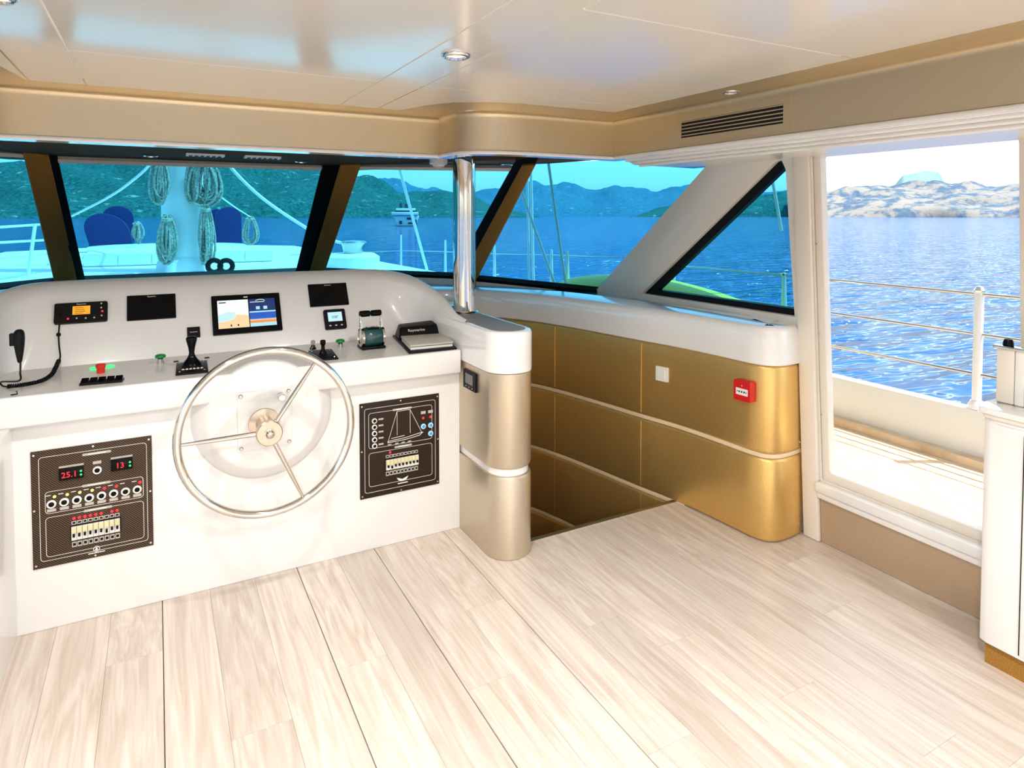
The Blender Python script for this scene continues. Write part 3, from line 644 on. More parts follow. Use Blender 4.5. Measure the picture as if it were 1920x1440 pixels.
# small compass readout
t, W, Hh = on_up('compass_readout', 'small square readout with a lit white display reading 108', 'readout', ((604, 584), (643, 580), (651, 616), (611, 620)))
slab(W, Hh, .018, .008).build('housing', 'black_plastic', t, local=True, smooth=True)
rect(-.33 * W, .33 * W, -.13 * Hh, .34 * Hh, .0190).build('display', 'screen_cyan', t, local=True)
lettering('108°', .020, .0, .08 * Hh, .0192, t, 'black_plastic')
for x in (-.27, 0, .27): rect(x * W - .005, x * W + .005, -.36 * Hh, -.31 * Hh, .0185).build('button', 'print_white', t, local=True)
# ------------------------------------------------------------------ handset on the left wing with its coiled cord
hp = at_x(26, 648, -.462)
hs = thing('radio_handset', 'black fist microphone hanging on the left end of the console', 'microphone', hp)
MB().loft([[Vector((hp.x + .016 + .017 * sc * math.cos(R(a_)), hp.y + .024 * sc * math.sin(R(a_)), hp.z + z)) for a_ in range(0, 360, 24)] for z, sc in ((-.064, .30), (-.058, .45), (-.03, .72), (.0, .95), (.025, 1.05), (.042, 1.0), (.052, .8), (.057, .45))]).build('body', 'black_plastic', hs, smooth=True, ang=60)
MB().box(hp.x - .012, hp.x + .004, hp.y - .012, hp.y + .012, hp.z - .0, hp.z + .045).build('hook', 'black_plastic', hs, bevel=.003)
def coil(pts, r, turns, n=10):
    P = spline(pts, 60); out = []; k = len(P)
    for i, p in enumerate(P):
        t = (P[min(i + 1, k - 1)] - P[max(i - 1, 0)]).normalized(); u = t.orthogonal().normalized(); w_ = t.cross(u); a_ = 6.28318 * turns * i / k
        out.append(p + (u * math.cos(a_) + w_ * math.sin(a_)) * r)
    return out
zd = .9075
rad_out = up_pt(112, 601, .02)
cpts = [up_pt(110, 676, .018), at_z(104, 690, zd + .018), at_z(96, 703, zd), at_z(78, 714, zd), at_z(48, 721, zd), at_z(14, 725, zd)]
cd = thing('handset_cord', 'coiled black cord between the microphone and the radio', 'cord', at_z(60, 718, .901))
MB().tube(coil(cpts, .0065, 44), .0030, 6).build('coil', 'black_plastic', cd, smooth=True)
MB().tube(spline([rad_out, up_pt(110, 628, .012), up_pt(111, 650, .014), up_pt(113, 668, .016), up_pt(110, 676, .018)], 8), .0032, 8).build('lead', 'black_plastic', cd, smooth=True)
MB().tube(spline([at_z(14, 725, zd), at_z(4, 723, zd + .006), at_z(3, 716, zd + .02), (hp.x + .018, hp.y - .035, .955), (hp.x + .018, hp.y - .01, 1.0 - .02), (hp.x + .018, hp.y, hp.z - .06)], 8), .0032, 8).build('lead', 'black_plastic', cd, smooth=True)
MB().lathe([(.009, 0), (.009, .006), (.004, .006), (.004, .012)], up_pt(110, 628), UNRM, 14).build('grommet', 'black_plastic', cd, smooth=True)

# ------------------------------------------------------------------ controls on the desk
ZD = .9016
def dk(px, py, dz=0.): return at_z(px, py, ZD + dz)
def mushroom(name, label, px, py, m_):
    p = dk(px, py); t = thing(name, label, 'button', p)
    MB().lathe([(.013, 0), (.013, .020), (.011, .022)], p, n=16).build('collar', 'chrome', t, smooth=True, ang=40)
    MB().lathe([(.010, .022), (.021, .026), (.022, .032), (.018, .038), (.001, .041)], p, n=20).build('cap', m_, t, smooth=True, ang=60)
mushroom('push_button', 'green mushroom push button beside the tall joystick', 301, 681, 'green_button')
mushroom('push_button', 'green mushroom push button beside the throttle lever', 638, 651, 'green_button')
p = dk(189, 699); t = thing('stop_button', 'red stop button between two lit green rings', 'button', p)
MB().lathe([(.015, 0), (.015, .02), (.018, .021), (.019, .034), (.016, .037), (.001, .038)], p, n=20).build('cap', 'red_button', t, smooth=True, ang=45)
for px, py in ((177, 692), (206, 688)):
    q = dk(px, py); MB().lathe([(.017, 0), (.017, .006), (.011, .007), (.011, .005), (.001, .005)], q, n=20).build('ring_light', 'led_green', t, smooth=True, ang=40)
a, b, c = dk(148, 724), dk(229, 717), dk(152, 712)
t = thing('switch_strip', 'black strip of five rocker switches on the desk', 'switches', dk(190, 717))
M_ = frame_M(a, b - a, Vector((0, 1, 0))); Wd = (b - a).length; dp = .052
MB().box(0, Wd, 0, dp, 0, .008).xf(M_).build('base', 'black_plastic', t, bevel=.0015)
for i in range(5):
    x = Wd * (i + .5) / 5
    MB().hexa([(x - .013, .010, .008), (x + .013, .010, .008), (x + .013, .046, .008), (x - .013, .046, .008)], [(x - .012, .012, .010), (x + .012, .012, .010), (x + .012, .044, .020), (x - .012, .044, .020)]).xf(M_).build('rocker', 'black_gloss', t)
    MB().box(x - .008, x + .008, .047, .050, .008, .0085).xf(M_).build('mark', 'print_white', t)
# tall joystick
def base_plate(t, pa, pb, pd, th=.008):
    a, b = dk(*pa), dk(*pb); M_ = frame_M(a, b - a, Vector((0, 1, 0))); Wd = (b - a).length; dp = (dk(*pd) - a).dot(Vector((0, 1, 0)))
    MB().box(0, Wd, 0, dp, 0, th).xf(M_).build('base_plate', 'black_plastic', t, bevel=.003)
    for x in (.12, .88):
        for y in (.14, .86): MB().lathe([(.004, 0), (.003, .002)], (x * Wd, y * dp, th), n=8).xf(M_).build('screw', 'steel', t)
    return M_ @ Vector((Wd / 2, dp * .5, th))
t = thing('joystick', 'tall black docking joystick with waisted grip on the desk', 'joystick', dk(359, 695))
c_ = base_plate(t, (329, 705), (391, 699), (326, 684))
MB().lathe([(.042, 0), (.040, .012), (.032, .022), (.020, .036), (.012, .052), (.0105, .062), (.014, .085), (.021, .112), (.022, .122), (.016, .128), (.001, .130)], c_, n=24).build('grip', 'black_gloss', t, smooth=True, ang=60)
for i in range(6): MB().lathe([(.006, 0), (.004, .003)], c_ + Vector((-.035 + .014 * i, -.045, 0)), n=8).build('button', 'print_white', t)
for px, py, lb in ((330, 678, 'small dark plug in the desk between green button and tall joystick'), (388, 671, 'small dark plug in the desk between tall joystick and steering wheel')):
    q = dk(px, py); tag(MB().lathe([(.011, 0), (.011, .002), (.008, .003)], q, n=14).build('blanking_plug', 'black_plastic'), lb, 'plug', 'plugs by the joystick')
# small joystick
t = thing('thruster_joystick', 'short black thruster joystick on a square plate', 'joystick', dk(608, 672))
c_ = base_plate(t, (588, 678), (635, 674), (582, 660))
MB().lathe([(.020, 0), (.017, .010), (.009, .022), (.008, .040), (.012, .046), (.013, .062), (.009, .066), (.001, .067)], c_, n=18).build('lever', 'black_gloss', t, smooth=True, ang=60)
# ignition key
q = dk(587, 655); t = thing('ignition_switch', 'ignition switch with a key standing in it', 'key switch', q)
MB().lathe([(.015, 0), (.015, .008), (.010, .010), (.010, .020), (.001, .021)], q, n=16).build('barrel', 'black_plastic', t, smooth=True, ang=40)
MB().lathe([(.004, -.002), (.012, -.002), (.012, .002), (.004, .002)], q + Vector((0, 0, .034)), (.4, -1, 0), 14).build('key', 'steel', t, smooth=True)
MB().tube([q + Vector((0, -.01, .02)), q + Vector((-.010, -.03, .012)), q + Vector((-.018, -.05, .004))], .0028, 6).build('key_tag', 'steel', t)
# throttle
q = dk(697, 652); t = thing('throttle_control', 'twin lever throttle with black grips and glossy green drum', 'throttle', q)
ax = Vector((1, .02, 0)).normalized()
MB().box(q.x - .058, q.x + .058, q.y - .045, q.y + .05, ZD, ZD + .014).build('foot', 'black_plastic', t, bevel=.004)
cz = q + Vector((0, 0, .055))
MB().lathe([(.040, -.045), (.046, -.040), (.048, 0), (.046, .040), (.040, .045)], cz, ax, 28).build('drum', 'throttle_green', t, smooth=True, ang=60)
for s_ in (-1, 1):
    MB().lathe([(.045, 0), (.045, .012), (.034, .016), (.030, .016), (.028, .012), (.001, .012)], cz + ax * .045 * s_, ax * s_, 28).build('end_cap', 'chrome', t, smooth=True, ang=40)
    a_ = cz + ax * .051 * s_
    MB().hexa([a_ + Vector((-.005, -.012, 0)), a_ + Vector((.005, -.012, 0)), a_ + Vector((.005, .012, 0)), a_ + Vector((-.005, .012, 0))],
              [a_ + Vector((-.004, .012, .115)), a_ + Vector((.004, .012, .115)), a_ + Vector((.004, .028, .115)), a_ + Vector((-.004, .028, .115))]).build('lever', 'chrome', t, bevel=.002)
    g0 = cz + Vector((0, .02, .112))
    MB().lathe([(.011, .002), (.015, .005), (.016, .03), (.015, .052), (.009, .056)], g0, ax * s_, 16).build('grip', 'black_gloss', t, smooth=True, ang=50)
MB().box(cz.x - .03, cz.x + .03, cz.y - .03, cz.y + .01, cz.z + .040, cz.z + .050).build('top_panel', 'black_gloss', t, bevel=.004)
for x in (-.018, .018): MB().box(cz.x + x - .009, cz.x + x + .009, cz.y - .022, cz.y - .004, cz.z + .050, cz.z + .053).build('key_pad', 'grey_lid', t)
# autopilot / keypad tray with lid
t = thing('remote_keypad', 'black keypad with hood and closed grey lid at the end of the desk', 'keypad', dk(800, 650))
a, b, c, d = dk(767, 664), dk(857, 655), dk(826, 626), dk(736, 631)
up_ = Vector((0, 0, .008)); MB().hexa([a, b, c, d], [a + up_, b + up_, c + up_, d + up_]).build('tray', 'black_plastic', t, bevel=.002)
ee, ff = (b - a), (d - a)
def tp(u, v, z=0): return a + ee * u + ff * v + Vector((0, 0, z)) + ((c - b) - (d - a)) * u * v
l0 = [tp(.06, .08, .009), tp(.94, .08, .009), tp(.94, .60, .009), tp(.06, .60, .009)]
MB().hexa(l0, [p + Vector((0, 0, .012)) for p in l0]).build('lid_base', 'white_plastic', t, bevel=.002)
l1 = [tp(.05, .07, .024), tp(.95, .07, .024), tp(.95, .62, .024), tp(.05, .62, .024)]
MB().hexa(l1, [p + Vector((0, 0, .010)) for p in l1]).build('lid', 'grey_lid', t, bevel=.003)
h0 = [tp(.03, .64, .008), tp(.97, .64, .008), tp(.97, .97, .008), tp(.03, .97, .008)]
h1 = [tp(.06, .74, .066), tp(.90, .74, .074), tp(.86, .94, .086), tp(.10, .94, .072)]
MB().hexa(h0, h1).build('hood', 'black_plastic', t, bevel=.010, seg=3)
lw, lf = text_mesh(BR, .022)
M_ = frame_M((tp(.40, .705, .050)), ee, (h1[0] - h0[0])); MB().add([M_ @ (v + Vector((0, 0, .004))) for v in lw], lf).build('lettering', 'print_white', t)
# small hook mark left of the desk
q = dk(20, 742); tag(MB().tube([q + Vector((0, 0, .003)), q + Vector((.02, .0, .004)), q + Vector((.015, .012, .012))], .0022, 6).build('wire_clip', 'black_plastic'), 'small dark wire clip near the left end of the desk', 'clip')

# ------------------------------------------------------------------ switch panels on the console front
def panel(name, label, corners, base_mat):
    P = [at_y(px, py, YC - .002) for px, py in corners]
    x0 = (P[0].x + P[3].x) / 2; x1 = (P[1].x + P[2].x) / 2; z1 = (P[0].z + P[1].z) / 2; z0 = (P[2].z + P[3].z) / 2
    t = thing(name, label, 'switch panel', M=frame_M((x0, YC - .0005, z1), (1, 0, 0), (0, 0, 1)))
    W, Hh = x1 - x0, z1 - z0
    MB().box(0, W, -Hh, 0, 0, .005).build('face_plate', base_mat, t, local=True, bevel=.001)
    return t, W, Hh, .0052
def outline(t, W, Hh, u0, u1, v0, v1, z, th=.0016, r=.012):
    P = [(x, y, z) for x, y in rrect(u0 * W, u1 * W, -v1 * Hh, -v0 * Hh, r, 4)]; Q = [(x, y, z) for x, y in rrect(u0 * W + th, u1 * W - th, -v1 * Hh + th, -v0 * Hh - th, r - th, 4)]; n = len(P)
    MB().add(P + Q, [(i, (i + 1) % n, n + (i + 1) % n, n + i) for i in range(n)]).build('printed_line', 'print_white', t, local=True)
def plaque(t, W, Hh, u0, u1, v, z, h=.009):
    MB().loft([[(x, y, q) for x, y in rrect(u0 * W, u1 * W, -v * Hh - h / 2, -v * Hh + h / 2, h * .45, 3)] for q in (z, z + .0012)]).build('title_plaque', 'grey_lid', t, local=True)
    MB().box((u0 + (u1 - u0) * .2) * W, (u1 - (u1 - u0) * .2) * W, -v * Hh - h * .18, -v * Hh + h * .18, z + .0012, z + .0016).build('printed_text', 'print_white', t, local=True)
def ring_button(t, x, y, z, r, m_in='black_gloss', m_out='print_white'):
    b_ = MB().lathe([(r, 0), (r, .004), (r * .88, .006), (r * .62, .006), (r * .60, .004)], (x, y, z), n=20, caps=False).build('button_ring', m_out, t, local=True, smooth=True, ang=40)
    MB().lathe([(r * .62, .0), (r * .60, .005), (r * .4, .008), (.0005, .009)], (x, y, z), n=16).build('button_cap', m_in, b_, local=True, smooth=True, ang=60)
def screws(t, W, Hh, z):
    for u, v in ((.025, .03), (.975, .03), (.025, .97), (.975, .97), (.5, .02), (.5, .98), (.02, .5), (.98, .5)):
        MB().lathe([(.0045, 0), (.004, .002)], (u * W, -v * Hh, z), n=10).build('screw', 'steel', t, local=True)
def breakers(t, W, Hh, u0, u1, v0, v1, n, z, off, m_up='breaker_yellow'):
    w_ = (u1 - u0) * W / n
    MB().box(u0 * W - .004, u1 * W + .004, -v1 * Hh - .004, -v0 * Hh + .004, z, z + .002).build('breaker_recess', 'black_plastic', t, local=True)
    for i in range(n):
        x0 = u0 * W + i * w_; hh = (v1 - v0) * Hh; y1 = -v0 * Hh
        b_ = MB().box(x0 + .0006, x0 + w_ - .0006, y1 - hh, y1, z + .001, z + .009).build('breaker', 'breaker_white', t, local=True)
        MB().box(x0 + w_ * .08, x0 + w_ * .92, y1 - hh * .46, y1 - hh * .06, z + .009, z + .013).build('rating_plate', m_up, b_, local=True)
        d_ = .58 if i != off else .70
        MB().box(x0 + w_ * .30, x0 + w_ * .70, y1 - hh * (d_ + .12), y1 - hh * (d_ - .12), z + .009, z + .019).build('toggle', 'black_gloss', b_, local=True)
def label_row(t, W, Hh, u0, u1, v0, v1, n, z):
    w_ = (u1 - u0) * W / n
    for i in range(n):
        x0 = u0 * W + i * w_ + .0012
        l_ = MB().box(x0, x0 + w_ - .0024, -v1 * Hh, -v0 * Hh, z, z + .0012).build('label_plate', 'grey_lid', t, local=True)
        MB().box(x0 + w_ * .16, x0 + w_ * .7, -v1 * Hh + (v1 - v0) * Hh * .25, -v0 * Hh - (v1 - v0) * Hh * .25, z + .0012, z + .0016).build('printed_text', 'black_plastic', l_, local=True)
t, W, Hh, z = panel('engine_switch_panel', 'carbon look switch panel with two red digital readouts', ((53, 848), (282, 817), (290, 1021), (66, 1068)), 'carbon')
outline(t, W, Hh, .06, .955, .055, .945, z)
outline(t, W, Hh, .105, .92, .355, .545, z); outline(t, W, Hh, .105, .92, .575, .915, z)
plaque(t, W, Hh, .41, .65, .085, z); plaque(t, W, Hh, .40, .64, .355, z + .0004); plaque(t, W, Hh, .41, .65, .575, z + .0004)
for u0, u1, v0, v1, txt in ((.22, .42, .175, .275, '25.1'), (.645, .83, .165, .265, '13')):
    d_ = MB().box(u0 * W, u1 * W, -v1 * Hh, -v0 * Hh, z, z + .008).build('digital_readout', 'black_gloss', t, local=True, bevel=.0015)
    cx, cy_ = (u0 + (u1 - u0) * .42) * W, -(v0 + v1) / 2 * Hh - .003
    lettering(txt, .030, cx, cy_, z + .0086, d_, 'led_red', 'digits')
    for k in range(2): MB().lathe([(.004, 0), (.003, .002)], ((u1 - .022 - .0 * k) * W, cy_ - .006 + .014 * k, z + .008), n=8).build('key', 'led_green', d_, local=True)
    MB().box(u0 * W, u1 * W, -v0 * Hh + .002, -v0 * Hh + .009, z, z + .0012).build('label_plate', 'grey_lid', t, local=True)
ring_button(t, .53 * W, -.235 * Hh, z, .015)
MB().box(.495 * W, .565 * W, -.18 * Hh, -.155 * Hh, z, z + .0012).build('label_plate', 'grey_lid', t, local=True)
leds = ['led_yellow', 'led_yellow', 'led_yellow', 'led_yellow', 'led_red', 'led_red', None, 'led_red']
for i in range(8):
    u = .155 + i * .1015; ring_button(t, u * W, -.465 * Hh, z, .0155)
    MB().box(u * W - .014, u * W + .014, -.53 * Hh, -.505 * Hh, z, z + .0012).build('label_plate', 'grey_lid', t, local=True)
    MB().box(u * W - .018, u * W - .002, -.392 * Hh, -.386 * Hh, z, z + .0008).build('printed_text', 'print_white', t, local=True)
    if leds[i]: MB().lathe([(.0055, 0), (.005, .003), (.001, .005)], (u * W + .010, -.405 * Hh, z), n=12).build('indicator_lamp', leds[i], t, local=True)
for i in range(9):
    if i != 6: MB().lathe([(.0055, 0), (.005, .003), (.001, .005)], ((.33 + .045 * i) * W, -.622 * Hh, z), n=12).build('indicator_lamp', 'led_red', t, local=True)
label_row(t, W, Hh, .308, .712, .645, .675, 9, z); breakers(t, W, Hh, .308, .712, .69, .805, 9, z, 6); label_row(t, W, Hh, .308, .712, .825, .87, 9, z)
MB().tube([(.51 * W + .010 * math.cos(R(a_)), -.925 * Hh + .010 * math.sin(R(a_)), z + .0008) for a_ in range(0, 360, 24)], .0012, 5, True).build('maker_emblem', 'print_white', t, local=True)
MB().prism([[(.51 * W - .006, -.925 * Hh - .005, z), (.51 * W + .006, -.925 * Hh - .005, z), (.51 * W, -.925 * Hh + .007, z)]], (0, 0, .0008)).build('maker_emblem', 'print_white', t, local=True)
MB().box(.44 * W, .58 * W, -.962 * Hh, -.955 * Hh, z, z + .0008).build('printed_text', 'print_white', t, local=True)
screws(t, W, Hh, z)
t, W, Hh, z = panel('navigation_light_panel', 'dark switch panel with a printed sailing yacht diagram', ((673, 757), (822, 738), (824, 908), (676, 935)), 'panel_brown')
outline(t, W, Hh, .055, .95, .06, .945, z); outline(t, W, Hh, .105, .905, .11, .485, z); outline(t, W, Hh, .105, .905, .53, .885, z)
plaque(t, W, Hh, .40, .64, .11, z + .0004); plaque(t, W, Hh, .42, .64, .51, z + .0004)
for i in range(5):
    ring_button(t, .175 * W, -(.195 + .066 * i) * Hh, z, .0125)
    MB().box(.225 * W, .285 * W, -(.195 + .066 * i) * Hh, -(.178 + .066 * i) * Hh, z, z + .0012).build('label_plate', 'grey_lid', t, local=True)
def line(u0, v0, u1, v1, r=.0010, m_='print_white'): MB().tube([(u0 * W, -v0 * Hh, z + .0006), (u1 * W, -v1 * Hh, z + .0006)], r, 5).build('yacht_drawing', m_, t, local=True)
for q_ in ((.455, .13, .455, .385), (.62, .13, .62, .385), (.455, .13, .345, .43), (.62, .13, .77, .40), (.455, .13, .62, .13)): line(*q_)
for q_ in ((.335, .435, .56, .425), (.56, .425, .785, .395), (.335, .45, .56, .445), (.56, .445, .74, .425), (.38, .41, .55, .40), (.785, .395, .74, .425), (.335, .435, .35, .45)): line(*q_, .0014)
for u, v in ((.79, .185), (.885, .185)): MB().box(u * W - .012, u * W + .012, -(v + .015) * Hh, -(v - .015) * Hh, z, z + .0012).build('label_plate', 'grey_lid', t, local=True)
for u, v in ((.79, .245), (.885, .245), (.365, .555)): MB().lathe([(.006, 0), (.005, .003), (.001, .005)], (u * W, -v * Hh, z), n=12).build('indicator_lamp', 'led_red', t, local=True)
for u, v in ((.79, .335), (.885, .335), (.885, .425)): ring_button(t, u * W, -v * Hh, z, .0125, 'blue_button', 'screen_pale')
for u in (.36, .45, .53, .61): MB().box(u * W - .008, u * W + .008, -.478 * Hh, -.466 * Hh, z, z + .0012).build('label_plate', 'grey_lid', t, local=True)
label_row(t, W, Hh, .31, .72, .58, .61, 9, z); breakers(t, W, Hh, .31, .72, .63, .735, 9, z, 1); label_row(t, W, Hh, .31, .72, .755, .80, 9, z)
for s_ in (-1, 1):
    MB().prism([[(.52 * W, -.865 * Hh, z), (.52 * W + s_ * .028, -.842 * Hh, z), (.52 * W + s_ * .022, -.868 * Hh, z), (.52 * W + s_ * .012, -.882 * Hh, z), (.52 * W + s_ * .001, -.888 * Hh, z)]], (0, 0, .0008)).build('maker_emblem', 'print_white', t, local=True)
MB().box(.46 * W, .585 * W, -.912 * Hh, -.902 * Hh, z, z + .0008).build('printed_text', 'print_white', t, local=True)
screws(t, W, Hh, z)
# controller on the end wall
a, b, c = at_x(872, 690, 1.2985), at_x(895, 697, 1.2985), at_x(872, 724, 1.2985)
t = thing('wall_controller', 'small black framed controller on the gold end wall', 'controller', M=frame_M((1.2995, (a.y + b.y) / 2, (a.z + c.z) / 2), (0, -1, 0), (0, 0, 1)))
W = abs(a.y - b.y); Hh = abs(a.z - c.z)
slab(W, Hh, .012, .003).build('housing', 'black_plastic', t, local=True, smooth=True)
rect(-.30 * W, .30 * W, -.2 * Hh, .34 * Hh, .0128).build('display', 'pad_grey', t, local=True)
for i in range(3): MB().lathe([(.003, 0), (.002, .002)], ((-.25 + .25 * i) * W, -.36 * Hh, .012), n=8).build('button', 'grey_lid', t, local=True)
# light switch and red call point on the gold stair wall
def on_wall(px, py):
    best = None
    for i in range(30, len(PL) - 1):
        n_ = pnorm(PL, i); p = at_plane(px, py, PL[i], n_); e = (Vector((p.x, p.y, 0)) - PL[i]).length
        if best is None or e < best[0]: best = (e, p, n_, (PL[i + 1] - PL[i]).normalized())
    return best[1], best[2], best[3]
p, n_, tt = on_wall(1242, 701)
t = thing('light_switch', 'square cream light switch on the gold stair wall', 'switch', M=frame_M(p, -tt, (0, 0, 1)))
slab(.080, .080, .009, .004).build('frame', 'white_plastic', t, local=True, smooth=True)
slab(.050, .052, .004, .002, .009).build('rocker', 'white_plastic', t, local=True, smooth=True)
p, n_, tt = on_wall(1401, 731)
t = thing('fire_call_point', 'red fire alarm call point near the rounded wall end', 'alarm', M=frame_M(p, -tt, (0, 0, 1)))
slab(.098, .098, .040, .008).build('housing', 'red_plastic', t, local=True, smooth=True)
rect(-.034, .034, -.020, .012, .0405).build('push_plate', 'white_plastic', t, local=True)
for x in (-.014, 0, .014): MB().lathe([(.0045, 0), (.004, .0012)], (x, -.004, .0405), n=10).build('mark', 'black_plastic', t, local=True)
for s_ in (-1, 1): MB().prism([[(s_ * .021, -.004, .0405), (s_ * .027, .0, .0405), (s_ * .027, -.008, .0405)]], (0, 0, .001)).build('mark', 'black_plastic', t, local=True)
MB().prism([[(-.003, .024, .0402), (.003, .024, .0402), (0, .030, .0402)]], (0, 0, .001)).build('lamp', 'print_white', t, local=True)

# ------------------------------------------------------------------ ceiling fittings
def downlight(label, p, r=.045):
    t = thing('downlight', label, 'light', p, group='added saloon fill downlights' if 'saloon' in label else None)
    MB().lathe([(r, .004), (r, -.006), (r * .9, -.010), (r * .78, -.010), (r * .74, .0)], p, n=28, caps=False).build('bezel', 'chrome', t, smooth=True, ang=50)
    MB().lathe([(r * .76, -.002), (.001, -.004)], p, n=24, caps=False).build('lens', 'lens' if 'soffit' in label else 'lens_fill_glow', t, smooth=True)
def lamp(p, e, r=.05):  # fill light added below a ceiling fitting
    d_ = bpy.data.lights.new('fill_lamp', 'AREA'); d_.shape = 'DISK'; d_.size = r * 2; d_.energy = e; d_.color = (1, .965, .92); d_.spread = R(150)
    o = bpy.data.objects.new('fill_lamp', d_); COL.objects.link(o); o.location = (p[0], p[1], p[2] - .014)
for x in (.828, -.318): lamp((x, 1.87, CEIL), 5, .035)  # fill added at the front fittings to lift the console upstand
for y in (-2.9, -1.3, .3):  # unseen downlights added behind the camera to brighten the interior
    for x in (.828, -.318): downlight('added unseen fill downlight in the saloon ceiling behind the helm', Vector((x, y, CEIL))); lamp((x, y, CEIL), 12 if y > 0 else 26)
q = at_z(859, 103, CEIL); downlight('round chrome downlight in the ceiling strip towards the chrome post', Vector((.828, q.y, CEIL)))
downlight('round chrome downlight in the port ceiling strip', Vector((-.318, q.y + .0, CEIL)))
q = at_z(1381, 172, CEIL + .005); downlight('small chrome downlight in the gold soffit above the air grille', Vector((2.06, q.y, CEIL + .006)), .035)
# air grille in the starboard fascia
XF = 2.155
ga, gb = at_x(1273, 230, XF), at_x(1482, 205, XF)
y1g, y0g = ga.y, gb.y; zc_ = (ZG + CEIL) / 2 - .012; hg = .066
t = thing('air_grille', 'gold framed air grille with horizontal slats in the starboard fascia', 'grille', (XF, (y0g + y1g) / 2, zc_ - hg))
MB().prism([[(XF - .004, y0g, zc_ - hg), (XF - .004, y1g, zc_ - hg), (XF - .004, y1g, zc_ + hg), (XF - .004, y0g, zc_ + hg)], [(XF - .004, y0g + .03, zc_ - hg + .028), (XF - .004, y1g - .02, zc_ - hg + .028), (XF - .004, y1g - .02, zc_ + hg - .028), (XF - .004, y0g + .03, zc_ + hg - .028)]], (.004, 0, 0)).build('frame', 'gold', t)
MB().box(XF - .0012, XF - .0004, y0g + .028, y1g - .018, zc_ - hg + .026, zc_ + hg - .026).build('backing', 'grille_dark', t)
for i in range(5):
    z = zc_ - hg + .036 + i * .0155
    MB().box(XF - .005, XF - .0012, y0g + .03, y1g - .02, z, z + .0042).build('slat', 'gold', t)
# soffit fittings over the windscreen
def vent(px, py, label):
    p = at_z(px, py, ZT + .010); t = thing('air_vent', label, 'vent', p, group='vents in the brown soffit')
    MB().box(p.x - .10, p.x + .10, p.y - .045, p.y + .045, ZT, ZT + .012).build('frame', 'white_plastic', t)
    for i in range(6): MB().box(p.x - .085 + .030 * i, p.x - .068 + .030 * i, p.y - .036, p.y + .036, ZT - .003, ZT + .001).build('louvre', 'grille_dark', t)
vent(385, 290, 'louvred vent in the brown soffit right above the mast view'); vent(492, 294, 'louvred vent in the brown soffit between the mast view and the brown pillar')
for px, py, lb in ((283, 291, 'small chrome spotlight in the brown soffit on the port side of the vents'), (565, 302, 'small chrome spotlight in the brown soffit between vent and brown pillar'), (950, 307, 'small chrome spotlight in the brown soffit just beside the chrome post')):
    p = at_z(px, py, ZT + .010); t = thing('soffit_spotlight', lb, 'light', p, group='spotlights in the brown soffit')
    MB().lathe([(.04, .006), (.04, -.004), (.03, -.008), (.028, .0)], Vector((p.x, p.y, ZT + .008)), n=20, caps=False).build('bezel', 'chrome', t, smooth=True)
    MB().lathe([(.029, 0), (.001, -.001)], Vector((p.x, p.y, ZT + .006)), n=16, caps=False).build('lens', 'lens', t, smooth=True)
p = at_z(822, 303, ZT - .012); t = thing('smoke_detector', 'round white smoke detector beside the chrome post', 'detector', p)
MB().lathe([(.05, .02), (.055, .015), (.055, -.012), (.048, -.018), (.030, -.020), (.030, -.030), (.020, -.036), (.001, -.037)], p, n=28).build('body', 'white_plastic', t, smooth=True, ang=40)
for i in range(6): MB().box(p.x + .034 * math.cos(i * 1.047) - .003, p.x + .034 * math.cos(i * 1.047) + .003, p.y + .034 * math.sin(i * 1.047) - .003, p.y + .034 * math.sin(i * 1.047) + .003, p.z - .030, p.z - .016).build('cage_bar', 'white_plastic', t)

# ------------------------------------------------------------------ cabinet on the right
cbx = thing('side_cabinet', 'pale cabinet with rounded countertop standing in front of the side door', 'cabinet', (2.58, .8, 0))
MB().prism([[(x, y, .085) for x, y in [(2.68, 1.19), (2.51, 1.19), (2.487, 1.18), (2.477, 1.155), (2.477, 1.075), (2.477, .2), (2.68, .2)]]], (0, 0, .775)).build('body', 'lacquer', cbx, bevel=.003)
MB().box(2.505, 2.68, .2, 1.17, 0, .085).build('plinth', 'brown_trim', cbx)
for i, (o, z0, z1) in enumerate(((-.012, .847, .863), (0, .863, .88), (.010, .88, .90))):
    MB().prism([[(2.68, 1.20 + o, z0), (2.51, 1.20 + o, z0), (2.467 - o, 1.175 + o, z0), (2.459 - o, 1.13, z0), (2.459 - o, .2, z0), (2.68, .2, z0)]], (0, 0, z1 - z0)).build('countertop' if i == 2 else 'edge_moulding', 'lacquer' if i != 1 else 'cream_wall', cbx, bevel=.004)
yg_ = at_x(1915, 1000, 2.474).y
MB().box(2.470, 2.478, .60, yg_ - .004, .10, .83).build('door', 'lacquer', cbx, bevel=.002)
MB().box(2.4730, 2.4775, yg_ - .004, yg_, .10, .83).build('door_gap', 'rubber', cbx)
b0 = at_z(1866, 752, .90); bx, by = b0.x, b0.y
brk = thing('upright_bracket', 'chrome topped upright bracket with dark knob on the cabinet counter', 'bracket', (bx, by, .90))
MB().box(bx, bx + .025, by - .055, by, .90, 1.088).build('panel', 'cream_wall', brk, bevel=.004)
MB().box(bx, bx + .02, by - .085, by - .057, .90, 1.088).build('panel', 'white_plastic', brk, bevel=.003)
MB().box(bx, bx + .018, by - .16, by - .087, .915, 1.083).build('hinge_plate', 'steel', brk, bevel=.002)
MB().box(bx - .012, bx + .035, by - .18, by + .008, 1.088, 1.100).build('top_plate', 'chrome', brk, bevel=.003)
MB().lathe([(.016, 0), (.016, .010), (.012, .022), (.001, .026)], (bx + .012, by - .03, 1.100), n=18).build('knob', 'black_gloss', brk, smooth=True)
